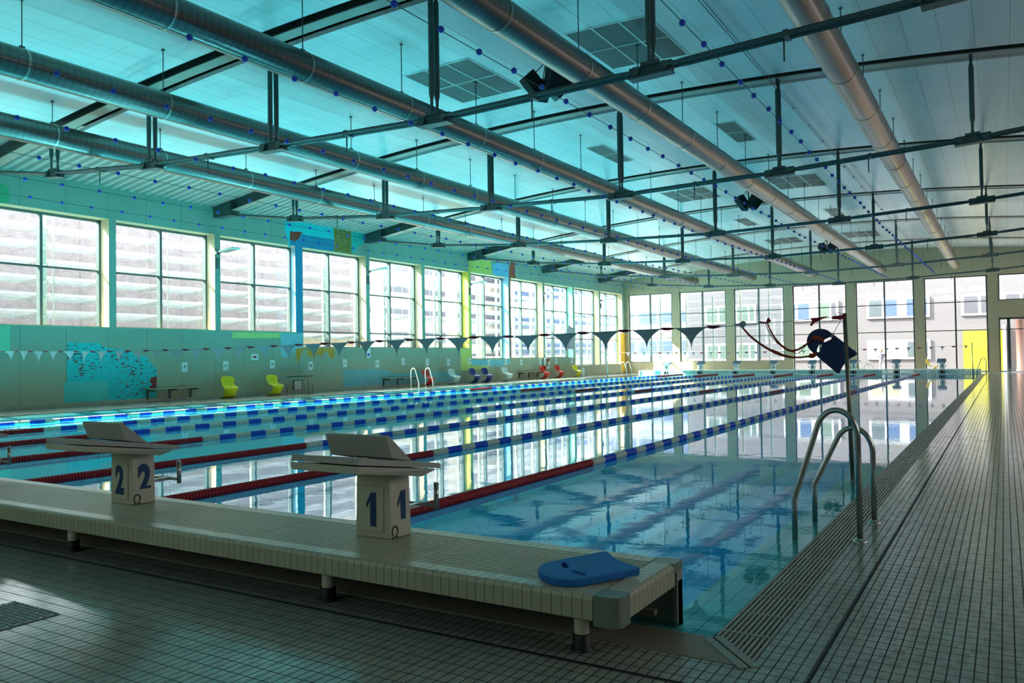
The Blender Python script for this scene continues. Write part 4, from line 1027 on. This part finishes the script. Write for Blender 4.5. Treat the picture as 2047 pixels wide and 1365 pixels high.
m=MB(); m.box(-2.66,-.12,69.88,70,-.1,2.9); m.build('entrance_panel',simple('lemon yellow panel',(250,240,20),.5,0,.02,4,.35),B)['label']='bright yellow entrance panel'  # emission added to brighten the panel, which is no lamp
m=MB(); m.box(-.1,.12,69.7,70,-.1,3.3); m.build('panel_post',pw,B)
m=MB(); m.box(1.1,30,69.2,70,-.1,3.6); m.build('brick_porch',simple('salmon brick',(206,140,116),.8),B)
o=empty('porch_column',(.95,66.5,0),0,'round brown column outside the glass door','column'); m=MB(); m.lathe([(.30,-.2),(.30,.05),(.26,.1),(.26,3.4),(.34,3.5),(.34,3.7)],(0,0,0),'z',20); m.build('column_shaft',simple('brown column paint',(140,96,84),.6),o)
# slatted glassy office seen at the end wall corner
wins=[(-58,-25.2,z,z+1.5,[(-57.8+3*i,-55.2+3*i,pb) for i in range(10)]) for z in (1.8,5.4,9.2)]
facade('office_building','x',96,-60,-25,-.2,15,[(a,b,c_,d,[p for p in e if p[1]<b]) for a,b,c_,d,e in wins],simple('pale office cladding',(214,222,226),.6),'pale office block with blue window bands beyond the far left corner',simple('blue grey band',(150,170,186),.4),pb)
# large slab block left, rows of windows
wins=[]
for q in range(8):
    z=-.2+2.75*q+.9
    for j in range(11):
        y=66+7.2*j; wins.append((y,y+5.0,z,z+1.35,[(y+.15,y+1.5,pd),(y+1.7,y+3.2,pg),(y+3.4,y+4.8,pd)]))
facade('slab_building','y',-62,63,145,-.3,22,wins,simple('cream slab facade',(232,222,200),.7),'cream apartment slab with rows of dark windows far beyond the left windows',simple('grey window band',(170,170,180),.5),pd)
wins=[]
for q in range(7):
    z=.6+2.9*q
    for j in range(2):
        y=42.5+3.2*j; wins.append((y,y+1.6,z,z+1.4,[(y+.12,y+1.48,pd)]))
facade('tower_building','y',-46,38,50,-.3,20,wins,simple('warm white facade',(236,226,212),.7),'warm white building with two window columns outside the fifth window',simple('pale frame',(226,226,230),.5),pd)
# cyclist's bike and passer-by behind the end glazing
o=empty('bicycle',(-9.15,65.2,-.15),.15,'bicycle parked outside behind the third starting block','bicycle')
for x in (-.5,.5):
    m=MB(); m.tube([(x+.33*math.cos(a*PI/10),0,.34+.33*math.sin(a*PI/10)) for a in range(20)],.022,6,closed=True); m.build('wheel',M['black'],o)
m=MB(); m.tube([(-.5,0,.34),(-.12,0,.78),(.38,0,.82),(.5,0,.34)],.018,6); m.tube([(-.12,0,.78),(0,0,.3),(.38,0,.8)],.018,6); m.tube([(-.5,0,.34),(0,0,.3)],.016,6); m.build('frame',M['steel'],o)
m=MB(); m.tube([(.38,0,.82),(.36,0,1.0)],.015,6); m.tube([(.30,-.28,1.03),(.36,-.1,1.0),(.36,.1,1.0),(.30,.28,1.03)],.015,6); m.build('handlebar',M['steel'],o)
m=MB(); m.rbox((-.14,0,.92),(.26,.12,.05)); m.tube([(-.12,0,.78),(-.14,0,.9)],.014,6); m.build('saddle',M['black'],o)
def skin_figure(name,verts,edges,rad,mat,parent,root=0):
    me=bpy.data.meshes.new(name); me.from_pydata(verts,edges,[]); ob=bpy.data.objects.new(name,me); C.objects.link(ob); ob.parent=parent
    sk=ob.modifiers.new('skin','SKIN'); sk.use_smooth_shade=True
    for i,r in enumerate(rad): me.skin_vertices[0].data[i].radius=(r,r) if not isinstance(r,tuple) else r
    me.skin_vertices[0].data[root].use_root=True
    ss=ob.modifiers.new('sub','SUBSURF'); ss.levels=1; ss.render_levels=2; me.materials.append(mat); return ob
o=empty('person',(-7.85,66.0,-.15),PI*.62,'person in white clothes walking outside with arms raised to the face','person')
V=[(0,0,.95),(.02,0,1.15),(.03,0,1.38),(.05,0,1.47),(0,.09,.90),(.10,.11,.50),(.02,.11,.08),(.14,.12,.03),(0,-.09,.90),(-.02,-.10,.50),(-.18,-.10,.10),(-.06,-.1,.04),(.03,.19,1.38),(.12,.24,1.12),(.30,.10,1.30),(.03,-.19,1.38),(.12,-.24,1.12),(.30,-.10,1.30),(.06,0,1.52)]
Ed=[(0,1),(1,2),(2,3),(0,4),(4,5),(5,6),(6,7),(0,8),(8,9),(9,10),(10,11),(2,12),(12,13),(13,14),(2,15),(15,16),(16,17),(3,18)]
R2=[.14,.13,.15,.06,.10,.07,.045,.035,.10,.07,.045,.035,.06,.045,.03,.06,.045,.03,.05]
skin_figure('body',V,Ed,R2,simple('white clothing',(226,222,226),.8),o)
m=MB(); m.sphere((.08,0,1.64),.1,12,9,(1.05,.82,1.22)); m.build('head',simple('skin tone',(214,170,140),.6),o)
m=MB(); m.sphere((.06,0,1.67),.108,12,9,(1.05,.86,1.15)); m.build('hair',simple('fair hair',(196,170,130),.8),o).location=(-.02,0,.01)
m=MB(); m.rbox((.24,0,1.5),(.14,.12,.12)); m.build('held_bag',simple('grey cloth bag',(120,112,130),.8),o)
m=MB(); m.rbox((-.16,0,1.25),(.16,.28,.42)); m.build('backpack',simple('mauve backpack',(150,140,160),.8),o,bevel=.05)

lin=_lin
# ------------------------------------------------------------------ light
w=bpy.data.worlds.new('sky'); bpy.context.scene.world=w; w.use_nodes=True; bg=w.node_tree.nodes['Background']; bg.inputs[0].default_value=(.86,.94,1,1); bg.inputs[1].default_value=WORLD
sd=bpy.data.lights.new('sun','SUN'); sd.energy=SUN; sd.angle=.01; sd.color=(1,.95,.84); so_=bpy.data.objects.new('sun',sd); C.objects.link(so_)
dirv=Vector((.74,.30,-.635)).normalized(); so_.rotation_euler=dirv.to_track_quat('-Z','Y').to_euler(); so_.location=(-60,-20,60)
# added spots just under the water, in place of sunlight thrown onto the roof
for i,x in enumerate((-20.6,-16.0,-11.0,-6.0)):
    for j in range(7):
        l=bpy.data.lights.new('roof_fill_spot','SPOT'); l.energy=(1 if j<5 else .6)*ROOF_FILL*(1.5,1.0,.6,.22)[i]; l.color=((.52,1,.97),(.36,1,1),(.30,.92,1),(.30,.85,1))[i]; l.spot_size=2.9; l.spot_blend=.9; l.shadow_soft_size=0
        ob=bpy.data.objects.new('roof_fill_spot',l); C.objects.link(ob); ob.location=(x,7.5+7.6*j,-.1); ob.rotation_euler=(PI,0,0)
# added fill panels at the solid front and right walls and across the hall
for (loc,rot,sx,sy_,e,c_) in (((-9,YF+.2,3.4),(PI/2,0,0),16,3.2,FR,(.72,1,.92)),((XR-.2,10,3.6),(0,PI/2,0),3.4,18,FS,(.95,.98,1)),((XR-.2,44,3.6),(0,PI/2,0),3.4,22,FS*1.6,(1,.93,.9)),((-11,41,6.4),(1.25,0,0),22,1.2,FE,(1,.97,.86))):
    l=bpy.data.lights.new('fill_panel','AREA'); l.shape='RECTANGLE'; l.size=sx; l.size_y=sy_; l.energy=e; l.color=c_
    ob=bpy.data.objects.new('fill_panel',l); C.objects.link(ob); ob.location=loc; ob.rotation_euler=rot
# daylight portals in the glazed openings
for i in range(-3,11):
    y0=W0+WP*i; sl=sills[max(i,0)]; a=bpy.data.lights.new('window_portal','AREA'); a.shape='RECTANGLE'; a.size=ZT-sl; a.size_y=WW; a.cycles.is_portal=True
    ob=bpy.data.objects.new('window_portal',a); C.objects.link(ob); ob.location=(XG-.1,y0+WW/2,(ZT+sl)/2); ob.rotation_euler=(0,-PI/2,0)
for k,(a_,b_) in enumerate(EW[:7]):
    a=bpy.data.lights.new('window_portal','AREA'); a.shape='RECTANGLE'; a.size=b_-a_; z0=.86 if k<3 else 0; a.size_y=6.26-z0; a.cycles.is_portal=True
    ob=bpy.data.objects.new('window_portal',a); C.objects.link(ob); ob.location=((a_+b_)/2,YE+.3,(6.26+z0)/2); ob.rotation_euler=(-PI/2,0,0)
sc=bpy.context.scene
sc.view_settings.view_transform='Standard'; sc.view_settings.look='None'; sc.view_settings.exposure=EXPO; sc.view_settings.gamma=1.0
cy_=sc.cycles; cy_.use_denoising=True; cy_.max_bounces=10; cy_.diffuse_bounces=4; cy_.glossy_bounces=5; cy_.transparent_max_bounces=24; cy_.transmission_bounces=6; cy_.sample_clamp_indirect=6; cy_.caustics_reflective=False; cy_.caustics_refractive=False; cy_.blur_glossy=.3
